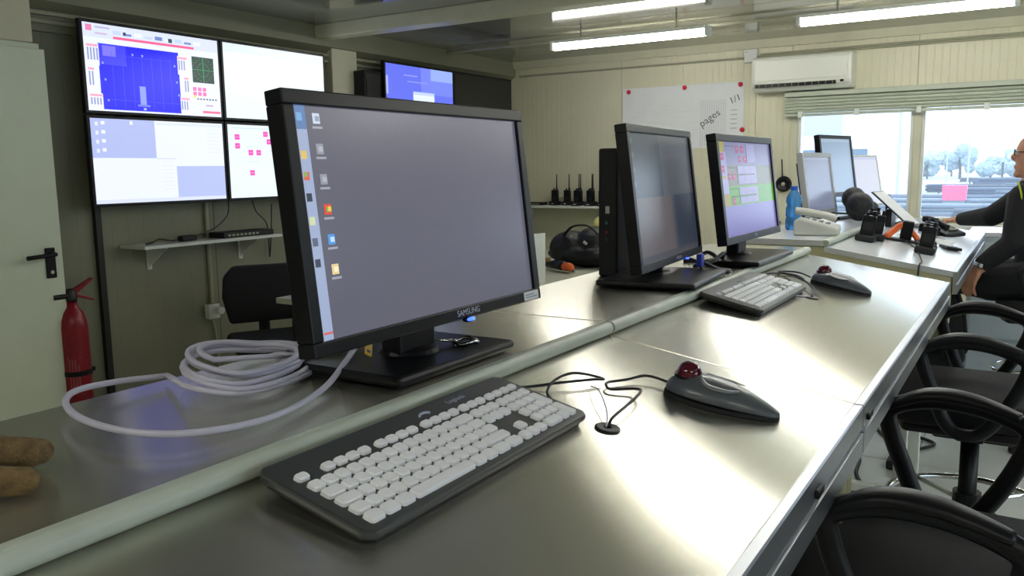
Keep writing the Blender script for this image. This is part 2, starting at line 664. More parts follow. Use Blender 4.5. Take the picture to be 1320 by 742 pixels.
# conduits at ceiling and walls
cdt = tag(MB().tube([(5.62, Y1 - .12, 2.335), (5.62, -3.0, 2.335)], .010, 8).build('ceiling_conduit', GREYP), 'thin grey conduit pipe running along the ceiling beside the lamps', 'conduit')
for i, z in enumerate((2.235, 2.252)):
    tag(MB().tube([(X1 - .012, 1.86 if i else 4.05, z), (X1 - .012, -3.0, z)], .0085, 8).build('wall_conduit', GREYP),
        ['lower thin grey conduit pipe along the window wall', 'upper thin grey conduit pipe along the window wall'][i], 'conduit')
jb = thing('junction_box', 'small cream junction box where conduits meet above the air conditioner', 'box', (X1 - .03, 1.93, 2.245))
MB().box(-.02, .03, -.05, .05, -.05, .05).build('cover', WHITE, jb, bevel=0.005)
MB().cyl((-.018, .03, .03), (-.024, .03, .03), .006, 8).build('screw', GREYP, jb)
for i, (z, yy) in enumerate(((2.185, 4.160), (2.145, 4.165))):
    tag(MB().tube([(2.3, yy - .012, z), (6.5, yy - .012, z)], .011, 8).build('wall_conduit', GREYP),
        ['upper grey conduit pipe above the video wall', 'lower grey conduit pipe above the video wall'][i], 'conduit')

# air conditioner
ac = thing('air_conditioner', 'white split air conditioner unit on the wall above the window', 'air conditioner', (X1, 1.52, 1.955))
prof = [(0, 0), (-.13, .0), (-.175, .035), (-.185, .06), (-.19, .235), (-.17, .255), (0, .255)]
MB().prism(prof, 1, -.36, .36).build('casing', mat('ac_white_plastic', 'e2e3d8', 0.35, var=0.01), ac, bevel=0.012)
MB().box(-.194, -.186, -.335, .335, .075, .225).build('front_panel', mat('ac_white_plastic'), ac, bevel=0.006)
MB().box(-.192, -.170, -.255, .33, .028, .052).build('air_slot', BLACK, ac, bevel=0.002)
for k in range(12):
    MB().box(-.194, -.168, -.235 + k * .048, -.232 + k * .048, .03, .05).build('vane', GREYP, ac)
MB().box(-.196, -.186, -.31, -.285, .040, .055).build('display', BLACKG, ac, bevel=0.002)

# pillars on the left wall
PILL = mat('cream_pillar_paint', 'd6d2b8', 0.4, var=0.03)
for i, (xa, xb) in enumerate(((4.325, 4.575), (2.05, 2.30))):
    struct(MB().box(xa, xb, Y1 - .09, Y1, 2.03 if i else 0.0, 2.24).build('trim_%d' % (5 + i), PILL, bevel=0.006))
struct(MB().box(2.575, 2.61, Y1 - .03, Y1, 0, 1.24).build('trim_7', DARKMETAL, bevel=0.003))

# door at the left edge, leaf proud of the wall
do = struct(MB().box(1.42, 2.335, Y1 - .115, Y1 - .07, 0.01, 2.0).build('door_1', DOORW, bevel=0.004))
MB().box(1.36, 1.42, Y1 - .10, Y1, 0, 2.06).build('door_frame', DOORW, do)
MB().box(1.36, 2.335, Y1 - .069, Y1, 2.003, 2.03).build('door_frame', DOORW, do)
pl = MB().box(2.245, 2.295, Y1 - .124, Y1 - .115, .90, 1.05).build('handle_plate', BLACK, do, bevel=0.012)
MB().tube(spline([(2.27, Y1 - .12, 1.02), (2.27, Y1 - .165, 1.02), (2.25, Y1 - .175, 1.018), (2.13, Y1 - .175, 1.012)], 5), .011, 8).build('door_handle', BLACK, do, smooth=True)
MB().cyl((2.27, Y1 - .125, .93), (2.27, Y1 - .129, .93), .010, 10).build('keyhole', CHROME, do)

# ------------------------------------------------------------------ fire extinguisher
fe = thing('fire_extinguisher', 'red fire extinguisher hanging on the wall between the door and the video wall', 'fire extinguisher', (2.36, Y1 - .11, 0.035))
MB().lathe([(.0, 0), (.060, 0), (.067, .01), (.067, .60), (.063, .64), (.050, .68), (.028, .71), (.024, .74), (.0, .74)], 24).build('cylinder', RED, fe, smooth=True, bevel=0)
MB().lathe([(.0, .735), (.028, .735), (.030, .75), (.022, .79), (.018, .80), (0, .80)], 16).build('valve', DARKMETAL, fe, smooth=True)
MB().prism([(-.02, .79), (.02, .80), (.115, .845), (.12, .835), (.03, .775), (-.02, .77)], 1, -.012, .012).build('carry_handle', RED, fe, bevel=0.003)
MB().prism([(-.01, .775), (.03, .772), (.12, .735), (.118, .725), (.03, .755), (-.01, .76)], 1, -.010, .010).build('lever', RED, fe, bevel=0.003)
MB().cyl((-.02, 0, .765), (-.09, 0, .765), .014, 10).build('discharge_horn', BLACK, fe)
MB().lathe([(.0665, .36), (.070, .36), (.070, .385), (.0665, .385)], 24).build('strap', BLACK, fe)
MB().box(.069, .09, -.012, .012, .362, .383).build('strap_clip', BLACK, fe)
MB().box(-.02, .02, .066, .110, .30, .55).build('wall_bracket', BLACK, fe)


def cylwrap(R, z0, a0, wid, hgt):
    def f(u, v, d):
        a = a0 + (u - .5) * wid / R
        return ((R + d) * cos(a), (R + d) * sin(a), z0 + v * hgt)
    return f


rc = []
random.seed(3)
for i in range(4):
    rc.append((.05 + i * .2, .05, .17 + i * .2, .95 if i < 3 else .8, 'a04a50'))
rc += [(0, 0.0, .9, .03, 'c0808a'), (0, .97, .9, 1.0, 'c0808a')]
rects_mesh('label_print', rc, print_mat(), fe, cylwrap(.0673, .26, radians(-125), .07, .20), .0005)

# ------------------------------------------------------------------ screens on the left wall
def wall_screen(label, xa, xb, za, zb, yf, rects, strength, depth=.09, group=None, name='wall_screen'):
    r = thing(name, label, 'screen', ((xa + xb) / 2, yf, za), 0, group)
    W, H = xb - xa, zb - za
    MB().box(-W / 2, W / 2, .004, .035, 0, H).build('bezel', BLACK, r, bevel=0.003)
    MB().box(-W / 2 + .05, W / 2 - .05, .035, depth, .05, H - .05).build('back_housing', BLACKM, r, bevel=0.006)
    for s in (-1, 1):
        MB().box(s * W / 4 - .03, s * W / 4 + .03, depth, Y1 - yf - .001, H * .3, H * .7).build('wall_mount', DARKMETAL, r)
    b = .016

    def place(u, v, d):
        return (-W / 2 + b + u * (W - 2 * b), .0038 - d, b + v * (H - 2 * b))
    rects_mesh('screen', rects, screen_mat('lit_screen_%d' % int(strength * 100), strength), r, place)
    return r


def R4(u0, v0, u1, v1, c):
    """rect given with v from the top"""
    return (u0, 1 - v1, u1, 1 - v0, c)


random.seed(11)
tvx = [2.495, 3.337, 3.343, 4.185]
tvz = [1.236, 1.700, 1.706, 2.168]
YF = Y1 - .16
s1 = [R4(0, 0, 1, 1, 'e4ecff'), R4(0, 0, 1, .16, 'd6def8'), R4(.02, .02, .06, .09, 'e080b0')]
for k in range(9):
    s1.append(R4(.20 + k * .075, .055 + .02 * (k % 2), .255 + k * .075, .10, ['c0cff0', '6f86c8', 'e8f0ff'][k % 3]))
s1 += [R4(.08, .03, .18, .05, 'b8b0d8'), R4(.08, .10, .16, .12, 'c8b0d8'), R4(.20, .125, .80, .155, 'f06090'), R4(.27, .06, .29, .10, '30406a'), R4(.60, .06, .63, .11, '30506a')]
s1 += [R4(.09, .22, .67, .98, '1212f4'), R4(.09, .22, .28, .46, '3c3cf6'), R4(.12, .24, .21, .36, '7a74f8')]
s1 += [R4(.18 + .07 * k, .30, .183 + .07 * k, .95, '3c48f4') for k in range(7)] + [R4(.09, .86, .67, .865, '3c48f4'), R4(.2, .34, .62, .345, '3c48f4')]
s1 += [R4(.36, .68, .405, .90, '8a98e8'), R4(.34, .90, .43, .925, '6a78e8'), R4(.38, .94, .40, .965, 'b0b8f0')]
for (u, v) in ((.32, .30), (.39, .30), (.11, .43), (.12, .62), (.13, .86), (.63, .38), (.64, .58), (.65, .74)):
    s1.append(R4(u, v, u + .012, v + .025, '8aa0f8'))
for (u0, v0, u1, v1) in ((.01, .23, .095, .48), (.01, .50, .06, .77), (.01, .80, .10, .99), (.66, .26, .74, .49), (.70, .51, .745, .76), (.665, .77, .745, .99)):
    s1.append(R4(u0, v0, u1, v1, 'e6e6fa'))
    s1.append(R4(u0 + .005, v0 + .01, u1 - .005, v0 + .035, 'f0a0b8'))
    n = int((u1 - u0) / .02)
    for k in range(n):
        s1.append(R4(u0 + .008 + k * .02, v0 + .05, u0 + .018 + k * .02, v1 - .06, '8898c8'))
s1 += [R4(.775, .24, .955, .57, '26423c')]
for k in range(20):
    a = 2 * pi * k / 20
    for rr in (.05, .085):
        u, v = .865 + rr * cos(a) * .95, .405 + rr * sin(a) * 1.7
        s1.append(R4(u - .003, v - .006, u + .003, v + .006, '5e8a6e'))
s1 += [R4(.78, .402, .95, .408, '3fa05a'), R4(.862, .25, .868, .56, '3fa05a')]
for k in range(3):
    for q in range(2):
        s1.append(R4(.77 + k * .04, .63 + q * .06, .80 + k * .04, .68 + q * .06, 'f078b8'))
s1 += [R4(.77, .735, .79, .77, 'f0e050')]
s1 += [R4(.80 + k * .025, .77, .815 + k * .025, .79, '606880') for k in range(7)]
s1 += [R4(.87, .85, .93, .87, 'c0a0d8'), R4(.84, .93, .99, .96, 'f07098')]
wall_screen('upper left panel of the video wall showing a blue plan display', tvx[0], tvx[1], tvz[2], tvz[3], YF, s1, 1.05, group='video wall panels')
s2 = [R4(0, 0, 1, 1, 'e8f6fc'), R4(0, 0, 1, .10, 'dfeef8'), R4(0, .10, 1, .105, 'c6dcea')]
s2 += [R4(.12 + .02 * (k % 3), .25 + k * .035, .5 - .04 * (k % 2), .254 + k * .035, 'd4e4ee') for k in range(5)]
wall_screen('upper right panel of the video wall showing a blank white page', tvx[2], tvx[3], tvz[2], tvz[3], YF, s2, 1.0, group='video wall panels')
s3 = [R4(0, 0, 1, 1, 'e8eefc'), R4(0, 0, .45, .46, 'b0bcec'), R4(.60, .56, 1, .955, 'b4c0ee'), R4(0, .955, 1, 1, 'd8e0f8')]
for k in range(4):
    s3 += [R4(.03, .04 + k * .105, .05, .085 + k * .105, 'dde4fa'), R4(.07, .03 + k * .105, .095, .07 + k * .105, 'eef2ff')]
s3 += [R4(.27, .02, .29, .06, 'eef2ff'), R4(.46, .02, .99, .05, 'dbe4f8'), R4(.45, .46, .6, .47, 'ccd6ee')]
s3 += [R4(.49, .50 + k * .05, .58, .503 + k * .05, 'cdd6ea') for k in range(8)] + [R4(.86, .08 + k * .05, .97, .083 + k * .05, 'cdd6ea') for k in range(7)]
wall_screen('lower left panel of the video wall showing two pale blue windows', tvx[0], tvx[1], tvz[0], tvz[1], YF, s3, 1.0, group='video wall panels')
s4 = [R4(0, 0, 1, 1, 'e6f2fc'), R4(.04, .04, .38, .05, 'c4dcec'), R4(.16, .29, .29, .297, 'c4dcec'), R4(.16, .50, .28, .507, 'c4dcec')]
for (u, v) in ((.06, .13), (.06, .25), (.33, .08), (.36, .185), (.18, .34), (.255, .34), (.185, .62), (.52, .1), (.6, .3), (.7, .5)):
    s4.append(R4(u, v, u + .045, v + .075, 'ee50b8'))
    s4.append(R4(u + .008, v + .035, u + .037, v + .042, 'f8b0e0'))
wall_screen('lower right panel of the video wall showing small pink squares', tvx[2], tvx[3], tvz[0], tvz[1], YF, s4, 1.0, group='video wall panels')

s5 = [R4(0, 0, 1, 1, '6674f4'), R4(.5, 0, 1, .45, '7a8af8'), R4(.65, .0, 1, .2, '9db4fa'), R4(.0, .2, .03, .5, 'b0b8fa'), R4(.38, .42, .70, 1, 'e8f4ff'), R4(.38, .42, .70, .47, 'c8d8fa'), R4(0, .95, .38, 1, '98a4f6'),
      R4(.25, .15, .45, .17, '9aa4f6'), R4(.3, .25, .6, .27, '929cf4')]
wall_screen('small blue desktop screen high on the left wall beyond the pillar', 4.74, 5.59, 1.72, 2.185, 4.0, s5, 0.95, depth=.06)
s6 = [R4(0, 0, 1, 1, '050506')]
wall_screen('dark switched-off screen next to the blue desktop screen by the corner', 5.595, 6.47, 1.72, 2.185, 4.0, s6, 0.2, depth=.06)
sb = thing('loudspeaker', 'black box mounted on the wall beside the blue desktop screen', 'box', (4.62, 4.08, 1.80))
MB().box(-.085, .095, -.07, .115, 0, .30).build('cabinet', BLACKM, sb, bevel=0.01)
MB().box(-.07, .08, -.076, -.07, .02, .28).build('grille', BLACK, sb, bevel=0.003)

# wall shelf under the video wall
sh = thing('wall_shelf', 'white wall shelf under the video wall', 'shelf', (3.19, Y1, 1.02))
MB().box(-.47, .49, -.22, -.001, -.018, 0).build('shelf_board', WHITE, sh, bevel=0.002)
for x in (-.30, .34):
    b = MB().box(x - .014, x + .014, -.004, -.0005, -.15, -.018)
    b.prism([(-.004, -.018), (-.17, -.018), (-.17, -.026), (-.02, -.12), (-.004, -.14)], 0, x - .004, x + .004)
    b.build('bracket', WHITE, sh)
sw = thing('network_switch', 'flat black network switch lying on the shelf under the video wall', 'switch', (3.44, Y1 - .12, 1.0205))
MB().box(-.18, .20, -.07, .07, 0, .032).build('case', BLACKM, sw, bevel=0.004)
for k in range(8):
    MB().box(-.15 + k * .03, -.132 + k * .03, -.072, -.07, .010, .022).build('port', GREYP, sw)
ad = thing('power_adapter', 'small black power adapter with thin cable on the shelf', 'adapter', (3.06, Y1 - .12, 1.0205))
MB().box(-.05, .05, -.025, .025, 0, .032).build('case', BLACKM, ad, bevel=0.008)
MB().tube(spline([(-.05, 0, .015), (-.12, -.02, .012), (-.18, .0, .025), (-.24, -.03, .012), (-.28, -.02, .006)], 6), .004, 6).build('lead', CABLEB, ad)
so = thing('wall_socket', 'white power socket on the wall below the shelf', 'socket', (3.275, Y1, .53))
MB().box(-.04, .04, -.045, -.001, 0, .09).build('box', WHITE, so, bevel=0.006)
MB().cyl((.02, -.045, .05), (.02, -.085, .05), .022, 14).build('plug', WHITE, so)
MB().cyl((.0, -.045, .05), (.0, -.048, .05), .028, 16).build('faceplate', WHITE, so)
tag(MB().tube([(3.285, Y1 - .012, .62), (3.285, Y1 - .012, 1.0)], .012, 8).build('cable_conduit', GREYP), 'vertical grey conduit from shelf down to the wall socket', 'conduit')
tag(MB().tube([(3.285, Y1 - .012, 1.022), (3.285, Y1 - .012, 1.25)], .012, 8).build('cable_conduit', GREYP), 'vertical grey conduit between shelf and video wall', 'conduit')
tag(MB().tube(spline([(3.42, Y1 - .05, 1.24), (3.40, Y1 - .06, 1.15), (3.30, Y1 - .07, 1.08), (3.18, Y1 - .09, 1.05), (3.12, Y1 - .11, 1.04)], 6), .004, 6).build('hanging_cable', CABLEB), 'thin black cable drooping from the video wall to the adapter', 'cable')
tag(MB().tube(spline([(3.60, Y1 - .05, 1.25), (3.63, Y1 - .05, 1.16), (3.70, Y1 - .06, 1.08), (3.72, Y1 - .05, .95), (3.74, Y1 - .03, .86), (3.76, Y1 - .03, 1.0), (3.76, Y1 - .05, 1.2)], 6), .004, 6).build('hanging_cable', CABLEB), 'thin black cable looping below the right end of the shelf', 'cable')
tag(MB().tube(spline([(3.28, Y1 - .01, .53), (3.30, Y1 - .012, .42), (3.31, Y1 - .012, .2), (3.31, Y1 - .012, .02)], 5), .006, 6).build('hanging_cable', GREYP), 'thin grey cable running down the wall below the socket', 'cable')

# ------------------------------------------------------------------ poster and shelf with radios on the right wall
po = thing('wall_plan', 'large white paper plan pinned to the far wall with red pins', 'poster', (X1 - .004, 2.5, 1.55))
MB().box(-.0008, .0005, -.515, .525, .0, .51).build('sheet', PAPER, po)


def pplace(u, v, d):
    return (-.0012 - d, .525 - u * 1.04, v * .51)


pr = []
random.seed(5)
for k in range(26):
    u = random.uniform(.03, .55)
    v = random.uniform(.3, .85)
    pr.append(R4(u, v, u + random.uniform(.05, .15), v + .004, 'd3d6da'))
pr += [R4(.66 + .018 * k, .26, .663 + .018 * k, .98, 'c4c8cc') for k in range(12)]
pr += [R4(.66, .26 + .03 * k, .86, .263 + .03 * k, 'c9ccd0') for k in range(24)]
pr += [R4(.90, .42 + .07 * k, .95, .435 + .07 * k, 'b8bbc0') for k in range(5)]
rects_mesh('plan_lines', pr, print_mat(), po, pplace)['kind'] = 'stuff'


def wall_text(body, y, z, size, rot):
    m = Matrix.Translation((-.0022, y, z)) @ Matrix.Rotation(rot, 4, 'X') @ Matrix(((0, 0, -1, 0), (-1, 0, 0, 0), (0, 1, 0, 0), (0, 0, 0, 1)))
    return m


text_obj('handwriting', 'pages', .085, INK, po, wall_text('', -.24, .235, 0, radians(-32)), .0002)
text_obj('handwriting', '1/1', .075, INK, po, wall_text('', -.445, .375, 0, radians(-22)), .0002)
pins = [(2.97, 2.032, 'red round pin at the upper left of the plan'), (2.475, 2.04, 'red round pin at the middle of the plan top edge'),
        (2.014, 2.037, 'red round pin at the upper right of the plan'), (1.993, 1.685, 'red round pin at the lower right of the plan')]
for (y, z, lb) in pins:
    p = thing('push_pin', lb, 'pin', (X1 - .006, y, z), 0, 'red pins holding the plan')
    MB().lathe([(0, 0), (.019, 0), (.019, .006), (.012, .010), (0, .011)], 16, mtx=Matrix.Rotation(-pi / 2, 4, 'Y')).build('head', PINR, p, smooth=True)

rs = thing('wall_shelf', 'narrow white shelf on the far wall holding handheld radios', 'shelf', (X1, 3.45, 1.075))
MB().box(-.25, -.001, -.42, .60, -.02, 0).build('shelf_board', WHITE, rs, bevel=0.002)
for y in (-.3, .47):
    MB().prism([(-.004, -.02), (-.18, -.02), (-.18, -.028), (-.004, -.13)], 1, y - .006, y + .006).build('bracket', WHITE, rs)


def radio_proto():
    r = thing('handheld_radio', 'x', 'radio', (0, 0, 0), 0, 'handheld radios')
    cup = MB().box(-.05, .05, -.038, .038, 0, .035).build('charger_cup', BLACKM, r, bevel=0.008)
    MB().box(-.052, -.05, -.012, .012, .012, .018).build('indicator', WHITE, cup)
    MB().box(-.02, .02, -.029, .029, .028, .135).build('body', BLACK, r, bevel=0.007)
    MB().box(-.0215, -.02, -.022, .022, .045, .075).build('grille', BLACKM, r)
    MB().cyl((0, .008, .135), (0, .008, .150), .007, 10).build('knob', BLACK, r)
    MB().cyl((0, -.018, .135), (0, -.018, .152), .009, 10).build('antenna_base', BLACK, r)
    MB().cyl((0, -.018, .15), (0, -.018, .275), .0055, 8, .004).build('antenna', BLACK, r)
    return r


rad0 = radio_proto()
ry = [3.645, 3.52, 3.405, 3.37, 3.285, 3.245, 3.165, 3.13]
wl_ = ['first', 'second', 'third', 'fourth', 'fifth', 'sixth', 'seventh', 'eighth']
for i, y in enumerate(ry):
    o = rad0 if i == 0 else copy_tree(rad0)
    o.location = (X1 - .09 - .10 * (i in (3, 5, 7)) + (0 if i < 2 else -.0), y + (.0), 1.0752)
    o['label'] = 'black handheld radio with antenna on the far shelf, %s from the corner' % wl_[i]
rr_ = thing('flat_router', 'flat black box lying on the corner end of the radio shelf', 'box', (X1 - .12, 3.85, 1.0752))
MB().box(-.06, .06, -.11, .11, 0, .025).build('case', BLACKM, rr_, bevel=0.004)
MB().box(-.062, -.06, -.09, .09, .008, .014).build('front_strip', GREYP, rr_)

ro = thing('round_speaker', 'round black speaker hanging on the far wall beside the window', 'speaker', (X1, 1.655, 1.256))
rotm = Matrix.Rotation(-pi / 2, 4, 'Y')
MB().lathe([(0, 0), (.058, 0), (.062, .012), (.058, .03), (.045, .036), (.040, .030), (0, .030)], 24, mtx=rotm).build('housing', BLACK, ro, smooth=True)
MB().lathe([(0, .030), (.016, .030), (.014, .037), (0, .039)], 14, mtx=rotm).build('dome', GREYP, ro, smooth=True)
MB().tube([(-.012, .012, .06), (-.012, .02, .19)], .005, 6).build('cord', CABLEB, ro)

# ------------------------------------------------------------------ console desks
SL = math.atan2(.075, .455)


def desk(label, xa, xb, endcap_far=True, top=STEEL, endmat=DESKCREAM, rail=ALU):
    r = thing('console_desk', label, 'desk', (xa, 0, 0))
    L = xb - xa
    MB().box(0.001, L - .001, .703, 1.07, 1.075, 1.10).build('rear_top', top, r, bevel=0.0015)
    st = MB().prism([(.700, 1.075), (.235, 1.075 - .465 * .165), (.235, 1.075 - .465 * .165 - .022), (.700, 1.053)], 0, .001, L - .001).build('sloped_top', top, r, bevel=0.001)
    # rounded edging strip between the two levels
    MB().prism([(.703, 1.0755)] + [(.694 - .0128 * sin(pi * q / 14), 1.0884 - .0128 * cos(pi * q / 14)) for q in range(15)] + [(.703, 1.1012)], 0, .0015, L - .0015).build('edge_strip', EDGE, r, smooth=False)
    zf = 1.075 - .465 * .165
    MB().prism([(.235, zf - .001), (.222, zf - .001), (.220, zf - .004), (.220, zf - .040), (.226, zf - .042), (.226, zf - .047), (.218, zf - .049), (.218, zf - .085), (.235, zf - .087)], 0, .001, L - .001).build('front_rail', rail, r)
    for x in (.02, L - .02):
        s = 1 if x < L / 2 else -1
        MB().prism([(1.05, 1.074), (.71, 1.074), (.24, zf - .024), (.24, zf - .20), (.62, zf - .30), (1.05, zf - .30)], 0, x - .018, x + .018).build('end_panel', endmat, r, bevel=0.002)
        for y in (.34, 1.0):
            MB().box(x + s * .02, x + s * .06, y - .02, y + .02, 0, zf - .16).build('leg', WHITE, r, bevel=0.003)
        MB().box(x + s * .02, x + s * .06, .36, .98, .06, .10).build('foot_rail', WHITE, r, bevel=0.003)
    MB().box(.05, L - .05, 1.02, 1.045, .35, 1.074).build('rear_panel', endmat, r)
    return r


d1 = desk('brushed steel console desk in the foreground with keyboard and cable', -.30, 1.470)
d2 = desk('brushed steel console desk carrying the two rear monitors', 1.474, 3.185)
FARTOP = mat('pale_laminate_top', 'd4d8dc', 0.25, var=0.02)
d3 = desk('cream console desk by the window crowded with radios and screens', 3.50, 5.55, top=FARTOP)
for dk, x in ((d1, 1.42), (d1, .93), (d2, .05)):
    MB().box(x - .018, x + .018, .214, .221, .962, .975).build('rail_knob', BLACK, dk, bevel=0.0045)

gp = []
for nm, gx, gy, dk in (('near', 1.025, .484, d1), ('far', 2.345, .495, d2)):
    g = MB().lathe([(.004, -.004), (.018, -.004), (.0185, .0012), (.016, .002), (.006, .0018), (.004, -.004)], 20,
                   mtx=Matrix.Translation((gx - dk.location.x, gy, 1.075 - (.70 - gy) * .165 + .001)) @ Matrix.Rotation(SL, 4, 'X'))
    g.build('cable_grommet', BLACK, dk)

# pale side cabinet beyond the window desk
sc_ = thing('side_cabinet', 'pale grey low cabinet behind the seated person at the window desk', 'cabinet', (5.62, -.02, 0))
PALE = mat('pale_blue_grey_laminate', 'c2ccd4', 0.35)
MB().box(0, .45, -.30, .32, .02, .97).build('body', PALE, sc_, bevel=0.004)
MB().box(-.01, .47, -.32, .335, .97, .995).build('top', mat('pale_laminate_top'), sc_, bevel=0.003)
for i in range(3):
    q = MB().box(-.012, 0, -.28, .30, .08 + i * .29, .35 + i * .29).build('drawer', PALE, sc_, bevel=0.003)
    MB().box(-.022, -.012, -.05, .07, .28 + i * .29, .295 + i * .29).build('handle', ALU, q)


# ------------------------------------------------------------------ monitors
def monitor(label, cx, cy, z, rz, W, H, zb, yf, tilt, rects, strength, base=(.34, .24), bx=0.0, by=0.0, bez=.020, deep=.055, group=None,
            body=BLACK, brand=None, neckw=.09, swivel=0.0, bezmat=None, round_base=False, name='monitor'):
    """base centred on the origin; screen front face bottom edge at y=yf, height zb above the desk, faces -y"""
    r = thing(name, label, 'monitor', (cx, cy, z), rz, group)
    bw, bd = base
    if round_base:
        MB().lathe([(0, 0), (bw / 2, 0), (bw / 2, .01), (bw / 2 - .02, .018), (0, .025)], 28).build('base', body, r, smooth=True)
    else:
        mb = MB().prism([(bx - bw / 2, by - bd / 2), (bx + bw / 2, by - bd / 2), (bx + bw / 2, by + bd / 2), (bx - bw / 2, by + bd / 2)], 2, 0.004, .020)
        mb.build('base', body, r, bevel=0.006)
    MB().box(-neckw / 2, neckw / 2, yf + deep - .005, yf + deep + .035, .0195, zb + H * .55).build('neck', body, r, bevel=0.006)
    MB().lathe([(0, .019), (neckw * .55, .019), (neckw * .5, .026), (0, .031)], 20, bx * .0, yf + deep + .015).build('swivel_disc', body, r)
    hd = MB()
    T = Matrix.Translation((0, yf, zb)) @ Matrix.Rotation(swivel, 4, 'Z') @ Matrix.Rotation(-tilt, 4, 'X')
    # frame of the screen: four bars around a recessed panel
    fr = MB()
    b = bez
    for (x0, x1, z0, z1) in ((-W / 2, W / 2, 0, b), (-W / 2, W / 2, H - b, H), (-W / 2, -W / 2 + b, b, H - b), (W / 2 - b, W / 2, b, H - b)):
        fr.box(x0, x1, 0, .03, z0, z1, T)
    fr.build('bezel', bezmat or body, r, bevel=0.002)
    bk = MB().box(-W / 2 + .004, W / 2 - .004, .006, .030, .004, H - .004, T)
    bk.box(-W * .36, W * .36, .030, deep, H * .14, H * .86, T)
    bk.build('back_housing', body, r, bevel=0.006)

    def place(u, v, d):
        return T @ Vector((-W / 2 + b + u * (W - 2 * b), .0056 - d, b + v * (H - 2 * b)))
    rects_mesh('screen', rects, screen_mat('lit_screen_%d' % int(strength * 100), strength), r, place)
    if brand:
        text_obj('brand_lettering', brand[0], brand[1], LOGO, r, T @ Matrix.Translation((brand[2] * W, -.0004, b * .52)) @ Matrix.Rotation(pi / 2, 4, 'X'), .0002)
    return r, T


# main monitor
scr = [R4(0, 0, 1, 1, '5a5a68'), R4(0, 0, .042, 1, '98a6c4'), R4(0, 0, .042, .10, '5878a8')]
for (v, c) in ((.03, '70a0d0'), (.19, 'd8b860'), (.28, 'd06048'), (.37, '303848'), (.47, 'c8d0a0'), (.56, '586078'), (.65, '384050')):
    scr.append(R4(.012, v, .030, v + .035, c))
scr.append(R4(.014, .282, .024, .30, '70b060'))
for (v, c, c2) in ((.03, 'c0cce0', '8a94a8'), (.16, '8c909c', 'a8acb8'), (.29, '8c909c', 'a8acb8'), (.42, 'd84838', '58b058'), (.55, '4c90d8', 'b8d8f0'), (.68, 'e0c890', 'f0e4c0')):
    scr.append(R4(.064, v, .088, v + .045, c))
    scr.append(R4(.072, v + .012, .086, v + .034, c2))
    scr.append(R4(.060, v + .056, .094, v + .066, '9a9ca8'))
scr += [R4(.077, .43, .088, .45, 'e8c040'), R4(.01, .965, .04, .975, 'd06060')]
m1, T1 = monitor('large black monitor in the foreground showing an empty grey desktop', 1.008, .835, 1.10, 0, .560, .334, .070, -.095, radians(6.5), scr, 1.0,
                 base=(.30, .235), by=-.002, bez=.019, deep=.065, brand=('SAMSUNG', .0135, .095))
MB().ball((.052, -.001, -.001), .010, 1.6, .8, .55, mtx=T1).build('power_button', BLACKG, m1, smooth=True)
MB().ball((.047, -.0075, -.001), .0075, 1.4, .4, .4, mtx=T1).build('power_light', mat('blue_led', '2040ff', .3, emit='3050ff', estr=4), m1, smooth=True)
MB().box(.222, .270, -.0008, .0005, .002, .017, T1).build('white_sticker', PAPER, m1)
rects_mesh('sticker_print', [(.1, .3, .9, .42, '9aa0b4'), (.1, .58, .7, .7, '9aa0b4')], print_mat(), m1,
           lambda u, v, d: T1 @ Vector((.222 + u * .048, -.0010 - d, .002 + v * .015)))
# white sticker edge of the right bezel stays plain

# second monitor: four grey windows
scr = [R4(0, 0, 1, 1, '4a525e'), R4(0, 0, .45, .52, '414a56'), R4(.45, 0, 1, .50, '585a62'), R4(.0, .50, .58, 1, '635a5c'), R4(.62, .50, 1, .96, '3c4452'),
       R4(.0, .95, 1, 1, '4c4c56')]
scr += [R4(.02, .04 + k * .11, .05, .08 + k * .11, '5c6672') for k in range(4)]
scr += [R4(.47, .58 + k * .05, .57, .583 + k * .05, '6c6668') for k in range(7)] + [R4(.05, .6 + k * .06, .35, .603 + k * .06, '6a6264') for k in range(3)]
m2, T2 = monitor('black monitor showing four dim grey windows, with a computer behind it', 2.06, .815, 1.10, radians(5), .58, .362, .045, -.015, radians(7), scr, 0.6,
                 base=(.34, .255), bx=-.065, by=.0, bez=.020, deep=.05, brand=('SAMSUNG', .011, .06))
m2.location = (2.135, .822, 1.10)
MB().box(.10, .112, -.006, .0, -.002, .002, T2).build('power_button', mat('blue_led'), m2)
# third monitor: status page with coloured bands
scr = [R4(0, 0, 1, 1, '7f7cbe'), R4(0, 0, 1, .25, '7a7aa8'), R4(0, .25, 1, .47, '75756c'), R4(0, .47, 1, .68, '58a024'), R4(0, .68, 1, 1, '837ec2')]
scr += [R4(0, 0, .10, .11, 'a09a30'), R4(.0, .11, .12, .36, '9a96c8'), R4(0, .36, .12, .55, 'a29ed0'), R4(0, .55, .12, .68, 'a08c24'), R4(0, .36, .1, .39, 'a09a30')]
for (u, v) in ((.03, .12), (.03, .25), (.30, .04), (.40, .04), (.34, .15), (.44, .15), (.13, .33), (.21, .33), (.17, .60)):
    scr.append(R4(u, v, u + .05, v + .075, 'b02870'))
    scr.append(R4(u + .008, v + .03, u + .04, v + .037, 'd890b8'))
scr += [R4(.30, .26, .66, .455, 'a09cca'), R4(.30, .49, .66, .665, 'a09cca'), R4(.5, .02, .66, .22, '9490c4')]
for k in range(3):
    scr += [R4(.30 + .12 * k, .26, .304 + .12 * k, .455, '7c78a8'), R4(.30 + .12 * k, .49, .304 + .12 * k, .665, '7c78a8')]
scr += [R4(.14, .345, .62, .36, '50503c'), R4(.16, .575, .62, .595, '40701c'), R4(.14, .27, .28, .28, '55554a'), R4(.14, .495, .28, .505, '386018'), R4(.12, .04, .28, .05, '5a5a80')]
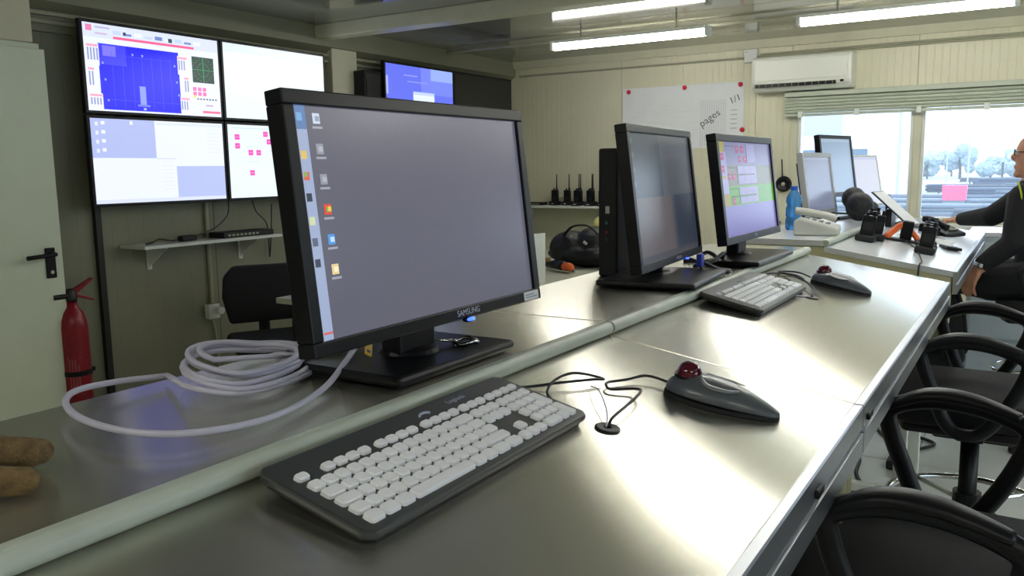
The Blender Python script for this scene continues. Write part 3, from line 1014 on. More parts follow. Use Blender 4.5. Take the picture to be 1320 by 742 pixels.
m3, T3 = monitor('black monitor showing a status page with a green band', 2.66, .755, 1.10, 0, .60, .325, .072, -.018, radians(7.5), scr, 0.68,
                 base=(.42, .17), by=.0, bez=.022, deep=.05, brand=('DELL', .014, .0), bx=.0)
# mini computer standing behind the second monitor
pc = thing('mini_computer', 'black slim computer standing on edge behind the monitor with grey windows', 'computer', (2.225, .995, 1.1005), radians(2))
MB().box(-.132, .165, -.028, .028, 0, .352).build('case', BLACKM, pc, bevel=0.006)
for k, (c, z) in enumerate((('c8ccc8', .175), ('2f7a6a', .145), ('8a2030', .12), ('303848', .10))):
    rects_mesh('port_mark', [(0, 0, 1, 1, c)], print_mat(), pc, lambda u, v, d, z=z, k=k: (-.1326 - d, .006 - u * (.012 if k == 0 else .006), z + v * (.02 if k == 0 else .008)))

# cable tangle between the monitors
for i, (pts, m, rr) in enumerate((
        ([(2.26, .80, 1.12), (2.33, .76, 1.135), (2.38, .80, 1.15), (2.42, .84, 1.13), (2.48, .86, 1.105)], CABLEB, .006),
        ([(2.30, .88, 1.15), (2.36, .80, 1.12), (2.45, .78, 1.14), (2.52, .82, 1.11), (2.50, .92, 1.106)], CABLEB, .006),
        ([(2.22, .76, 1.14), (2.27, .73, 1.115), (2.33, .72, 1.106), (2.36, .76, 1.105), (2.30, .79, 1.106)], CABLEB, .005))):
    tag(MB().tube(spline(pts, 8), rr, 8).build('monitor_cable', m, smooth=True),
        ['thick black cable arching up between the two rear monitors', 'black cable dropping behind the status page monitor', 'black cable lying in front of the monitor with grey windows'][i], 'cable')
ck = thing('blue_connector', 'blue video connector hanging under the monitor with grey windows', 'plug', (2.21, .765, 1.128))
MB().box(-.012, .012, -.008, .008, 0, .035).build('shell', mat('blue_plug_plastic', '3a48c0', .4), ck, bevel=0.003)
MB().tube(spline([(0, 0, .0), (.006, -.004, -.010), (.02, -.012, -.020)], 4), .004, 6).build('lead', CABLEB, ck)


# ------------------------------------------------------------------ keyboards
U = .0190
V = .0190
KEYMESH = {}


def key(parent, x, y, wu, hu, zt):
    k = (wu, hu)
    if k not in KEYMESH:
        w_, h_ = wu * U - .0026, hu * V - .0028
        mb = MB()
        rings = []
        for (ins, zz, rad) in ((0, 0, .0040), (.0004, .0036, .0040), (.0014, .0050, .0034)):
            ring = []
            for (sx, sy, a0) in ((1, 1, 0), (-1, 1, 90), (-1, -1, 180), (1, -1, 270)):
                for q in range(4):
                    a = radians(a0 + 30 * q)
                    ring.append(mb.bm.verts.new((sx * (w_ / 2 - ins - rad) + rad * cos(a), sy * (h_ / 2 - ins - rad) + rad * sin(a), zz)))
            rings.append(ring)
        for ra, rb in zip(rings[:-1], rings[1:]):
            for q in range(16):
                mb.bm.faces.new((ra[q], ra[(q + 1) % 16], rb[(q + 1) % 16], rb[q]))
        mb.bm.faces.new(rings[-1])
        mb.bm.faces.new(rings[0][::-1])
        o = mb.build('key', KEYW, parent)
        KEYMESH[k] = o.data
    else:
        o = bpy.data.objects.new('key', KEYMESH[k])
        COL.objects.link(o)
        o.parent = parent
    o.location = (x, y, zt)
    return o


def keyboard(label, x0, y0, group):
    """x0,y0: front left corner on the sloping top"""
    Wk, Dk = .459, .160
    z = 1.075 - (.70 - y0) * .165 + .001
    r = thing('keyboard', label, 'keyboard', (x0, y0, z), 0, group)
    tl = SL + radians(3.5)
    r.rotation_euler = (tl, 0, 0)
    c = .010
    poly = [(c, 0), (Wk - c, 0), (Wk, c), (Wk, Dk - c), (Wk - c, Dk), (c, Dk), (0, Dk - c), (0, c)]
    MB().prism(poly, 2, .006, .0165).build('base', KBASE, r, bevel=0.003)
    MB().prism([(p[0] * .97 + Wk * .015, p[1] * .94 + .005) for p in poly], 2, .0, .006).build('underside', BLACKM, r)
    for x in (.04, Wk - .07):
        MB().box(x, x + .03, Dk - .03, Dk - .018, -.0085, .001).build('foot', BLACKM, r)
    zt = .0164
    lx, by = .0155, .010
    rows = [
        [1.25, 1.25, 1.25, 5.75, 1.25, 1.25, 1.5, 1.5],
        [1.25] + [1] * 11 + [2.75],
        [1.75] + [1] * 12 + [1.25],
        [1.5] + [1] * 12 + [1.5],
        [1] * 13 + [2]]
    for j, row in enumerate(rows):
        x = 0
        for wu in row:
            key(r, lx + (x + wu / 2) * U, by + (j + .5) * V, wu, 1, zt)
            x += wu
    yf_ = by + 5.62 * V
    for k in (0, 2, 3, 4, 5, 6.5, 7.5, 8.5, 9.5, 11, 12, 13, 14):
        key(r, lx + (k + .5) * U, yf_, 1, .8, zt)
    nx_ = 15.25
    for k in range(3):
        key(r, lx + (nx_ + k + .5) * U, yf_, 1, .8, zt)
        key(r, lx + (nx_ + k + .5) * U, by + 4.5 * V, 1, 1, zt)
        key(r, lx + (nx_ + k + .5) * U, by + 3.5 * V, 1, 1, zt)
        key(r, lx + (nx_ + k + .5) * U, by + .5 * V, 1, 1, zt)
    key(r, lx + (nx_ + 1.5) * U, by + 1.5 * V, 1, 1, zt)
    px = 18.5
    for j in range(5):
        for k in range(3):
            if j == 0 and k == 1:
                continue
            key(r, lx + (px + k + (1 if j == 0 and k == 0 else .5)) * U, by + (j + .5) * V, 2 if j == 0 and k == 0 else 1, 1, zt)
    key(r, lx + (px + 3.5) * U, by + 1 * V, 1, 2, zt)
    key(r, lx + (px + 3.5) * U, by + 3 * V, 1, 2, zt)
    key(r, lx + (px + 3.5) * U, by + 4.5 * V, 1, 1, zt)
    for k in range(4):
        key(r, lx + (px + k + .5) * U, yf_, 1, .8, zt)
    text_obj('brand_lettering', 'Logitech', .0115, LOGO, r, Matrix.Translation((lx + 16.6 * U, by + 6.95 * V, zt + .0004)), .0001)
    arc = [(lx + 12.6 * U + .013 * cos(a), by + 6.25 * V + .011 * sin(a), zt + .0012) for a in [radians(35 + 12 * q) for q in range(10)]]
    MB().tube(arc, .0018, 6).build('brand_mark', LOGO, r)
    return r


kb1 = keyboard('black keyboard with white keys in front of the foreground monitor', .559, .512, 'console keyboards')
kb2 = keyboard('black keyboard with white keys in front of the rear monitors', 1.948, .525, 'console keyboards')


# ------------------------------------------------------------------ trackballs
TB = mat('grey_blue_trackball_plastic', '5a6066', 0.32, var=0.05, coat=.2)
TBR = mat('dark_red_ball', '5a0a22', 0.12, var=0.25, vscale=120, coat=.6)


def trackball(label, x, y, rz, group):
    """long axis along local y: cable end at +y, tail at -y"""
    z = 1.075 - (.70 - y) * .165 + .0005
    r = thing('trackball', label, 'trackball', (x, y, z), 0, group)
    r.rotation_euler = (SL, 0, rz)
    # lofted body: stations along y -> half width, height
    st = [(.088, .012, .014), (.080, .026, .024), (.062, .038, .033), (.035, .045, .038), (.005, .045, .037), (-.025, .040, .033), (-.050, .031, .026), (-.072, .022, .018), (-.088, .013, .012), (-.094, .004, .008)]
    bm = bmesh.new()
    rings = []
    n = 16
    for (yy, hw, h) in st:
        ring = []
        for k in range(n + 1):
            a = pi * k / n
            ring.append(bm.verts.new((hw * cos(a) * (1.0 if abs(cos(a)) < .9 else 1), yy, .004 + h * max(0, sin(a)) ** .75)))
        rings.append(ring)
    for a, b in zip(rings[:-1], rings[1:]):
        for k in range(n):
            bm.faces.new((a[k], a[k + 1], b[k + 1], b[k]))
        bm.faces.new((a[n], a[0], b[0], b[n]))
    bm.faces.new(rings[0])
    bm.faces.new(rings[-1][::-1])
    mb = MB()
    mb.bm.free()
    mb.bm = bm
    mb.build('shell', TB, r, smooth=True, subd=1)
    mb = MB()
    mb.prism([(.95 * s[1], s[0]) for s in st] + [(-.95 * s[1], s[0]) for s in st[::-1]], 2, 0, .006)
    mb.build('underside', BLACKM, r)
    MB().ball((0, .055, .037), .0205, u=24, v=16).build('ball', TBR, r, smooth=True)
    MB().lathe([(.0215, .0), (.0235, .0), (.0235, .004), (.0215, .004)], 24, 0, 0, Matrix.Translation((0, .055, .031))).build('ball_ring', BLACK, r)
    for s in (-1, 1):
        pts = [(s * .018, .03, .040), (s * .030, .018, .0345), (s * .031, -.01, .033), (s * .020, -.03, .0345)]
        MB().tube(spline(pts, 5), [.002 + .004 * sin(pi * q / 15) for q in range(16)], 8, flat=(1, .35)).build('button', mat('pale_button_plastic', '8d9498', .28), r, smooth=True)
    return r


tb1 = trackball('grey trackball with a dark red ball near the foreground keyboard', 1.262, .402, radians(4), 'console trackballs')
tb2 = trackball('grey trackball with a dark red ball beside the rear keyboard', 2.60, .470, radians(-14), 'console trackballs')


def slopez(y, o=0.0):
    return 1.075 - (.70 - y) * .165 + o


def sc_cable(name, label, pts, r, m=CABLEB, cat='cable'):
    return tag(MB().tube(spline([(x, y, slopez(y, h)) for x, y, h in pts], 8), r, 8).build(name, m, smooth=True), label, cat)


sc_cable('trackball_cable', 'black cable from the near trackball looping into the desk grommet',
         [(1.268, .49, .010), (1.262, .525, .012), (1.225, .545, .008), (1.185, .560, .008), (1.165, .545, .006), (1.190, .515, .010), (1.165, .495, .016), (1.10, .488, .014), (1.045, .486, .010), (1.030, .484, .003)], .0023)
sc_cable('keyboard_cable', 'black keyboard cable bunched beside the foreground keyboard',
         [(1.034, .650, .008), (1.07, .635, .006), (1.12, .605, .010), (1.165, .578, .012), (1.19, .570, .010), (1.15, .600, .020), (1.10, .610, .016), (1.06, .600, .008), (1.044, .575, .004)], .0022)
sc_cable('thin_cable', 'thin pale cable bowed between near cable bundle and grommet',
         [(1.15, .572, .006), (1.12, .545, .016), (1.08, .515, .014), (1.045, .494, .010), (1.024, .486, .003)], .0012, CABLEG)
sc_cable('trackball_cable', 'black cable from the far trackball looping into the far grommet',
         [(2.62, .560, .010), (2.66, .60, .010), (2.66, .64, .006), (2.62, .655, .005), (2.60, .62, .008), (2.54, .57, .014), (2.43, .51, .012), (2.365, .498, .008), (2.348, .496, .003)], .0026)
sc_cable('keyboard_cable', 'black keyboard cable lying behind the rear keyboard',
         [(2.30, .683, .012), (2.40, .680, .014), (2.52, .67, .008), (2.60, .645, .006), (2.64, .61, .004), (2.60, .575, .004)], .0024)
sc_cable('thin_cable', 'pale thin cable between the rear keyboard and the far grommet',
         [(2.30, .545, .003), (2.32, .52, .003), (2.34, .502, .003)], .0016, CABLEG)

# ------------------------------------------------------------------ grey cable coil on the near desk
pts = []
random.seed(9)
cx0, cy0 = .822, .972
nl = 5
for i in range(nl * 30 + 1):
    a = 2 * pi * i / 30 + pi * 0.9
    lp = i / 30
    rx = .142 - .010 * lp + .006 * sin(lp * 2.1)
    ry_ = .094 - .006 * lp + .006 * cos(lp * 1.7)
    ang = radians(28)
    ex, ey = rx * cos(a), ry_ * sin(a)
    x = cx0 + ex * cos(ang) - ey * sin(ang) + .010 * sin(lp * 2.4)
    y = cy0 + ex * sin(ang) + ey * cos(ang) + .008 * cos(lp * 1.9)
    zz = 1.1045 + .0052 * lp + .020 * max(0, sin(a - .4)) + .003
    pts.append((x, y, zz))
tail = [(.735, 1.045, 1.112), (.665, 1.055, 1.118), (.60, 1.045, 1.122), (.553, .99, 1.124), (.525, .91, 1.124), (.527, .835, 1.121), (.555, .782, 1.118), (.62, .757, 1.113),
        (.70, .765, 1.109), (.80, .80, 1.110), (.885, .842, 1.122), (.955, .878, 1.135)]
head = [(.99, .90, 1.15), (.97, .93, 1.125), (.95, .955, 1.112)]
coil = spline(tail[::-1], 6) + [Vector(p) for p in pts] + spline(head[::-1], 4)
tag(MB().tube(coil, .0042, 8).build('network_cable', CABLEG, smooth=True), 'pale grey cable coiled in loops on the steel desk beside the foreground monitor', 'cable')
# stray ends at the coil
tag(MB().tube(spline([(.90, 1.0, 1.108), (.95, .985, 1.118), (.985, .962, 1.125), (1.0, .955, 1.14), (1.005, .955, 1.155)], 6), .0042, 8).build('network_cable', CABLEG, smooth=True), 'short grey cable end rising from the coil behind the foreground monitor', 'cable')
ys = thing('yellow_cable', 'yellow cable lying on the base of the foreground monitor', 'cable', (0, 0, 0))
MB().tube(spline([(.90, .935, 1.125), (.93, .905, 1.124), (.98, .89, 1.126), (1.02, .90, 1.13)], 6), .003, 6).build('lead', mat('pale_yellow_cable', 'd8cc80', .5), ys)
tg = thing('cable_tag', 'yellow tag wrapped on the grey cable under the foreground monitor', 'tag', (.962, .862, 1.136))
MB().box(-.006, .006, -.032, .032, -.001, .001, Matrix.Rotation(radians(-52), 4, 'Z') @ Matrix.Rotation(radians(24), 4, 'X') @ Matrix.Rotation(radians(35), 4, 'Y')).build('strip', mat('yellow_tag', 'dcb020', .5), tg)
MB().box(-.003, .003, -.026, -.020, .001, .0015, Matrix.Rotation(radians(-52), 4, 'Z') @ Matrix.Rotation(radians(24), 4, 'X') @ Matrix.Rotation(radians(35), 4, 'Y')).build('dark_mark', BLACK, tg)
# keys on the monitor base
ks = thing('key_ring', 'small bunch of chrome keys lying on the foreground monitor base', 'keys', (1.06, .815, 1.1205))
MB().tube([(.020 * cos(2 * pi * k / 20) + .03, .020 * sin(2 * pi * k / 20) - .045, .004 + .002 * sin(k)) for k in range(20)], .0035, 8, closed=True).build('ring', CHROME, ks, smooth=True)
MB().tube(spline([(.018, -.028, .005), (.0, -.005, .008), (-.010, .015, .007), (-.02, .03, .006)], 4), .004, 8, flat=(1, .6)).build('clasp', CHROME, ks, smooth=True)
MB().box(-.045, -.010, .012, .022, .003, .006).build('key', CHROME, ks, bevel=0.001)
MB().lathe([(0, 0), (.011, 0), (.011, .003), (0, .003)], 14, mtx=Matrix.Translation((-.028, .04, .012)) @ Matrix.Rotation(radians(70), 4, 'X')).build('key_bow', CHROME, ks)
MB().box(-.03, -.012, .020, .028, .004, .010).build('blue_tab', mat('blue_plug_plastic'), ks, bevel=0.002)

# ------------------------------------------------------------------ brown work glove at the left edge
GLV = mat('brown_knit_fabric', '7a6440', 0.95, var=0.35, vscale=90, bump=.6, bscale=420)
g = MB()
for (a, b, c, r0, r1) in (((.345, .845, 1.125), (.395, .835, 1.128), (.432, .805, 1.120), .017, .014),
                          ((.33, .815, 1.128), (.375, .800, 1.140), (.408, .775, 1.130), .017, .014),
                          ((.315, .80, 1.118), (.350, .770, 1.120), (.384, .745, 1.116), .017, .014),
                          ((.34, .875, 1.118), (.375, .885, 1.122), (.405, .880, 1.116), .016, .013)):
    limb(g, [a, b, c], [r0, (r0 + r1) / 2, r1])
g.ball((.29, .845, 1.125), .05, 1.1, 1.0, .45)
limb(g, [(.27, .88, 1.135), (.20, .93, 1.145)], [.032, .040])
go = remeshed('glove', g, .004, 4)
go.location = (.012, .045, 0)
go.data.materials.append(GLV)
tag(go, 'brown knitted work glove lying at the left end of the steel desk', 'glove')


# ------------------------------------------------------------------ stools
def stool_proto():
    r = thing('office_stool', 'x', 'chair', (0, 0, 0), 0, 'black stools along the console')
    mb = MB()
    mb.prism([(-.24, -.22), (-.20, -.245), (.20, -.245), (.24, -.22), (.25, .15), (.20, .225), (-.20, .225), (-.25, .15)], 2, .655, .735)
    mb.build('seat', FABRIC, r, bevel=0.025, smooth=True, seg=3)
    MB().prism([(-.22, -.20), (.22, -.20), (.22, .17), (.12, .20), (-.12, .20), (-.22, .17)], 2, .625, .660).build('seat_shell', CHAIRB, r, bevel=0.015)
    MB().box(-.10, .10, -.12, .10, .585, .627).build('mechanism', CHAIRB, r, bevel=0.01)
    bk = MB()
    prof = [(-.20, .86), (-.225, 1.0), (-.22, 1.2), (-.17, 1.30), (.17, 1.30), (.22, 1.2), (.225, 1.0), (.20, .86)]
    bk.prism(prof, 1, -.30, -.255)
    bk.build('backrest', FABRIC, r, bevel=0.018, smooth=True, seg=3)
    MB().tube(spline([(0, -.10, .61), (0, -.26, .62), (0, -.325, .70), (0, -.325, .95)], 6), .022, 8, flat=(1.6, .6)).build('back_bar', CHAIRB, r, smooth=True)
    for s in (-1, 1):
        X = s * .31
        loop = spline([(X, .115, .893), (X, .05, .918), (X, -.03, .918), (X, -.10, .900), (X, -.135, .872), (X, -.115, .80), (X, -.07, .715), (X, -.03, .672), (X, .02, .668),
                       (X, .055, .70), (X, .085, .77), (X, .115, .85)], 6, closed=True)
        arm = MB().tube(loop, .016, 10, closed=True, flat=(1.0, 1.15)).build('armrest', CHAIRB, r, smooth=True)
        MB().tube(spline([(X, .118, .897), (X, .05, .930), (X, -.03, .930), (X, -.118, .905)], 8), [.018 + .010 * sin(pi * q / 24) for q in range(25)], 10, flat=(1.05, .5)).build('arm_pad', CHAIRB, arm, smooth=True)
        MB().box(min(X, s * .18), max(X, s * .18), -.045, .025, .645, .668).build('arm_bracket', CHAIRB, r, bevel=0.006)
    MB().cyl((0, 0, .10), (0, 0, .60), .026, 16).build('gas_column', BLACK, r, smooth=True)
    MB().cyl((0, 0, .33), (0, 0, .40), .040, 16).build('ring_hub', CHAIRB, r)
    MB().tube([(.225 * cos(2 * pi * k / 36), .225 * sin(2 * pi * k / 36), .365) for k in range(36)], .011, 8, closed=True).build('foot_ring', CHROME, r, smooth=True)
    for k in range(4):
        a = pi / 4 + k * pi / 2
        MB().cyl((.03 * cos(a), .03 * sin(a), .365), (.222 * cos(a), .222 * sin(a), .365), .008, 8).build('ring_spoke', CHROME, r)
    for k in range(5):
        a = 2 * pi * k / 5 + .3
        lg = MB().tube([(.02 * cos(a), .02 * sin(a), .115), (.30 * cos(a), .30 * sin(a), .075)], [.03, .018], 8, flat=(1, .8)).build('base_leg', CHAIRB, r)
        wl2 = MB()
        for q in (-1, 1):
            mtx = Matrix.Translation((.30 * cos(a), .30 * sin(a), .028)) @ Matrix.Rotation(a, 4, 'Z') @ Matrix.Translation((0, q * .014, 0)) @ Matrix.Rotation(pi / 2, 4, 'X')
            wl2.lathe([(0, -.009), (.022, -.009), (.027, -.004), (.027, .004), (.022, .009), (0, .009)], 14, mtx=mtx)
        wl2.cyl((.30 * cos(a), .30 * sin(a), .03), (.30 * cos(a), .30 * sin(a), .08), .008, 8)
        wl2.build('caster', BLACK, lg)
    return r


st0 = stool_proto()
for i, (x, y, rz, lb) in enumerate(((1.55, .11, 0, 'black stool nearest the camera with loop armrests at the steel console'),
                                    (2.82, .115, 0, 'empty black stool with chrome foot ring between near stool and seated person'),
                                    (4.86, -.10, 0, 'black stool on which the person sits'))):
    o = st0 if i == 0 else copy_tree(st0)
    o.location = (x, y, 0)
    o.rotation_euler = (0, 0, rz)
    o['label'] = lb


# ------------------------------------------------------------------ person at the window desk
def person():
    px, py = 4.86, -.04
    SKIN = mat('skin', 'c08a70', 0.5, var=0.06, vscale=30)
    JACKET = mat('black_jacket_fabric', '0d0e12', 0.85, var=0.25, vscale=60, bump=.25, bscale=160)
    HAIR = mat('dark_hair', '2a221c', 0.7, var=.3, vscale=200)
    b = MB()
    # torso, leaning slightly to the desk
    limb(b, [(px, py - .05, .86), (px, py - .04, 1.0), (px, py - .02, 1.14), (px, py, 1.24)], [.150, .140, .150, .120], 16)
    limb(b, [(px - .10, py - .05, .84), (px + .10, py - .05, .84)], [.120, .120])
    limb(b, [(px - .15, py + .02, 1.235), (px, py + .0, 1.265), (px + .15, py + .02, 1.235)], [.078, .085, .078])
    limb(b, [(px, py + .0, 1.26), (px, py + .005, 1.36)], [.062, .056])
    # head
    hc = Vector((px - .005, py + .03, 1.435))
    b.ball(hc, .098, .80, 1.0, 1.16)
    b.ball(hc + Vector((0, .028, -.055)), .066, .85, 1.0, .95)
    b.ball(hc + Vector((0, .097, -.010)), .017, .8, 1.1, 1.3)
    b.ball(hc + Vector((0, .088, -.058)), .016, 1.6, .8, .6)
    b.ball(hc + Vector((0, .078, -.094)), .024, 1.1, .9, .8)
    for s in (-1, 1):
        b.ball(hc + Vector((s * .078, -.005, -.01)), .026, .35, .8, 1.2)
    # near (left) arm: shoulder -> elbow -> wrist resting on the thigh
    sh, el, wr = Vector((px - .19, py + .070, 1.225)), Vector((px - .27, py + .105, 1.02)), Vector((px - .275, py + .225, .915))
    limb(b, [sh, sh.lerp(el, .5), el, el.lerp(wr, .5), wr], [.076, .064, .056, .050, .040])
    # far (right) arm reaching to the mouse
    sh2, el2, wr2 = Vector((px + .19, py + .06, 1.225)), Vector((px + .30, py + .22, 1.115)), Vector((px + .50, py + .37, 1.085))
    limb(b, [sh2, sh2.lerp(el2, .5), el2, el2.lerp(wr2, .5), wr2], [.076, .064, .055, .047, .038])
    # legs
    for s in (-1, 1):
        hip, kn, an = Vector((px + s * .11, py - .03, .82)), Vector((px + s * .13, py + .40, .80)), Vector((px + s * .12, py + .33, .42))
        limb(b, [hip, hip.lerp(kn, .5), kn, kn.lerp(an, .5), an], [.105, .092, .074, .064, .052])
        limb(b, [an, an + Vector((0, .02, -.05)), an + Vector((0, .16, -.065))], [.05, .045, .036])
    # hands: palm and five fingers each
    hands = []
    segs = []

    def hand(w_, d, side, down, curl):
        """w_ wrist, d forward, side towards the thumb, down = palm normal"""
        d, side, down = d.normalized(), side.normalized(), down.normalized()
        palm = w_ + d * .045
        for q in (-.024, -.008, .008, .024):
            limb(b, [w_ + side * q * .7, palm + side * q, palm + d * .035 + side * q * 1.1], [.017, .017, .0125], 8)
        for q, ln in ((-.0285, .060), (-.0095, .075), (.0095, .082), (.0285, .074)):
            p0 = palm + d * .035 + side * q * 1.1
            p1 = p0 + d * ln * .45 + down * curl * .010
            p2 = p1 + d * ln * .32 + down * curl * .022
            p3 = p2 + d * ln * .22 + down * curl * .022
            segs.append((p0, p3, .022))
            limb(b, [p0, p1, p2, p3], [.0108, .0098, .0088, .0078], 8)
        t0 = w_ + d * .02 + side * .026
        t1 = t0 + d * .028 + side * .026 + down * .008
        t2 = t1 + d * .030 + side * .006 + down * .010
        segs.append((t0, t2, .018))
        limb(b, [t0, t1, t2], [.015, .0115, .009], 8)
        hands.append((w_.copy(), d.copy()))
        for q in (-.02, 0, .02):
            segs.append((w_ + side * q * .7, palm + d * .03 + side * q, .030))
    hand(wr + Vector((0, .02, -.005)), Vector((.03, .38, -.92)), Vector((.45, .6, .2)), Vector((.5, -.6, -.2)), .7)
    hand(wr2 + (wr2 - el2).normalized() * .015, Vector((.45, .75, -.12)), Vector((-.85, .5, 0)), Vector((0, 0, -1)), 1.0)
    o = remeshed('person', b, .0062, 5)
    me = o.data
    for m_ in (JACKET, SKIN, HAIR):
        me.materials.append(m_)
    for p in me.polygons:
        c = p.center
        k = 0
        if c.z > 1.335 or (c.z > 1.31 and c.y > py + .05 and abs(c.x - px) < .1):
            k = 1
            q = c - hc
            if (q.z > .062 or (q.y < -.012 and q.z > -.065)) and not (q.y > .062 and q.z < .085):
                k = 2
        for w_, d in hands:
            if (c - w_).dot(d) > .004 and (c - w_).length < .22:
                for a_, b_2, r_ in segs:
                    u_ = b_2 - a_
                    t_ = max(0, min(1, (c - a_).dot(u_) / u_.length_squared))
                    if (c - (a_ + u_ * t_)).length < r_:
                        k = 1
                        break
        p.material_index = k
    tag(o, 'person in a black jacket seated at the window desk with hand on a mouse', 'person')
    # watch and glasses and shoulder piping belong to the figure
    wt = MB()
    ax = (Vector((.03, .38, -.92))).normalized()
    T = Matrix.Translation(wr + Vector((0, .016, .004))) @ ax.to_track_quat('Z', 'Y').to_matrix().to_4x4()
    wt.lathe([(.037, -.009), (.042, -.009), (.042, .009), (.037, .009)], 24, mtx=T @ Matrix.Diagonal((1.05, 1.0, 1, 1)))
    wt.build('watch_strap', CHROME, o)
    MB().lathe([(0, 0), (.018, 0), (.018, .007), (0, .007)], 18, mtx=T @ Matrix.Translation((-.040, -.006, 0)) @ Matrix.Rotation(-pi / 2, 4, 'Y')).build('watch_face', mat('watch_dial', 'c8d0d4', .2), o)
    gl_ = MB()
    for s in (-1, 1):
        c = hc + Vector((s * .033, .098, .012))
        gl_.tube([(c.x + .024 * cos(2 * pi * k / 18), c.y, c.z + .017 * sin(2 * pi * k / 18)) for k in range(18)], .0025, 6, closed=True)
        gl_.tube([(hc.x + s * .057, hc.y + .096, hc.z + .014), (hc.x + s * .080, hc.y + .0, hc.z + .012)], .0022, 6)
    gl_.tube([(hc.x - .010, hc.y + .10, hc.z + .014), (hc.x + .010, hc.y + .10, hc.z + .014)], .0022, 6)
    gl_.build('glasses', BLACK, o)
    for s in (-1, 1):
        MB().ball(hc + Vector((s * .032, .083, .012)), .012, u=12, v=8).build('eye', mat('eye_white', 'd8d4cc', .3), o, smooth=True)
    MB().tube(spline([sh + Vector((-.072, .01, .0)), sh + Vector((-.058, .02, .045)), sh + Vector((-.02, .03, .075)), sh + Vector((.04, .035, .082))], 6), .0045, 6).build('lime_piping', mat('lime_piping', 'a8b820', .6), o)
    ms = thing('computer_mouse', 'dark computer mouse under the hand of the seated person', 'mouse', (wr2.x + .075, wr2.y + .125, slopez(wr2.y + .125, .001)), radians(-25))
    MB().ball((0, 0, .014), .03, .9, 1.55, .62).build('shell', BLACK, ms, smooth=True)
    MB().cyl((0, .03, .030), (.0, .03, .034), .005, 8).build('wheel', GREYP, ms)
    return o


person()

# ------------------------------------------------------------------ things on the window desk
grey_scr = [R4(0, 0, 1, 1, '98a2be'), R4(0, 0, 1, .05, 'a8b2cc'), R4(0, .94, 1, 1, '8e98b4')]
monitor('small monitor with silver frame at the left of the window desk', 4.46, .955, 1.10, radians(-10), .37, .31, .055, -.06, radians(9), grey_scr, .6,
        base=(.20, .18), bez=.022, deep=.06, bezmat=mat('silver_plastic', 'a8aaa8', .35), group='window desk monitors')
monitor('taller raised monitor in the middle of the window desk', 4.93, .955, 1.10, radians(-14), .40, .335, .13, -.06, radians(9), [R4(0, 0, 1, 1, 'a2bcd8'), R4(0, 0, 1, .06, 'b4cce4')], .7,
        base=(.22, .2), bez=.020, deep=.06, group='window desk monitors')
monitor('pale monitor nearest the window mullion on the window desk', 5.30, .875, 1.10, radians(-24), .34, .30, .06, -.06, radians(12), [R4(0, 0, 1, 1, 'dce2f2'), R4(0, 0, 1, .06, 'ccd4ec')], .9,
        base=(.2, .18), bez=.010, deep=.06, group='window desk monitors', bezmat=mat('white_plastic'))
# document sheets on a sloping stand
ds = thing('document_stand', 'sloping black stand with a long white sheet beside the pale monitor', 'document stand', (4.92, .545, slopez(.545, .012)))
DT = Matrix.Translation((0, 0, 0)) @ Matrix.Rotation(radians(-8), 4, 'Z') @ Matrix.Rotation(radians(42), 4, 'X')
MB().box(-.10, .11, 0, .26, .018, .024, DT).build('board', BLACK, ds)
MB().box(-.085, .105, .0, .255, .0245, .0255, DT).build('sheet', PAPER, ds)
MB().box(-.08, .08, .085, .115, .006, .10).build('support', BLACK, ds)
ds2 = thing('paper_sheet', 'white sheet of paper leaning behind the black stand', 'paper', (5.06, .705, 1.101))
MB().box(-.085, .085, 0, .20, .002, .003, Matrix.Rotation(radians(-12), 4, 'Z') @ Matrix.Rotation(radians(40), 4, 'X')).build('sheet', PAPER, ds2)
MB().box(-.07, .07, .145, .15, .0, .12).build('prop', BLACK, ds2)
ds3 = thing('paper_sheet', 'white note propped in front of the small silver monitor', 'paper', (4.33, .80, 1.101))
MB().box(-.05, .05, 0, .09, .001, .002, Matrix.Rotation(radians(20), 4, 'X')).build('sheet', PAPER, ds3)
MB().box(-.04, .04, .06, .064, .0, .022).build('prop', BLACK, ds3)
# desk telephone
ph = thing('desk_telephone', 'pale grey desk telephone at the left end of the window desk', 'telephone', (3.80, .79, 1.101), radians(8))
PHM = mat('pale_grey_phone_plastic', 'c2c3bb', .4)
MB().prism([(-.09, 0), (-.09, .03), (.07, .075), (.09, .06), (.09, 0)], 0, -.11, .13).build('body', PHM, ph, bevel=0.008)
hs = MB().tube(spline([(-.085, -.08, .07), (-.085, -.04, .085), (-.085, .04, .10), (-.085, .085, .105)], 5), .02, 10, flat=(1.1, .8)).build('handset', PHM, ph, smooth=True)
for i in range(4):
    for j in range(3):
        y = -.05 + i * .028
        MB().box(.0 + j * .028, .018 + j * .028, y, y + .018, .0405 + (y + .09) * .281 - .010, .048 + (y + .09) * .281 - .010).build('key', mat('grey_keys', '8f9496', .5), ph)
MB().box(.0, .09, .055, .066, .069, .083).build('display', BLACK, ph)
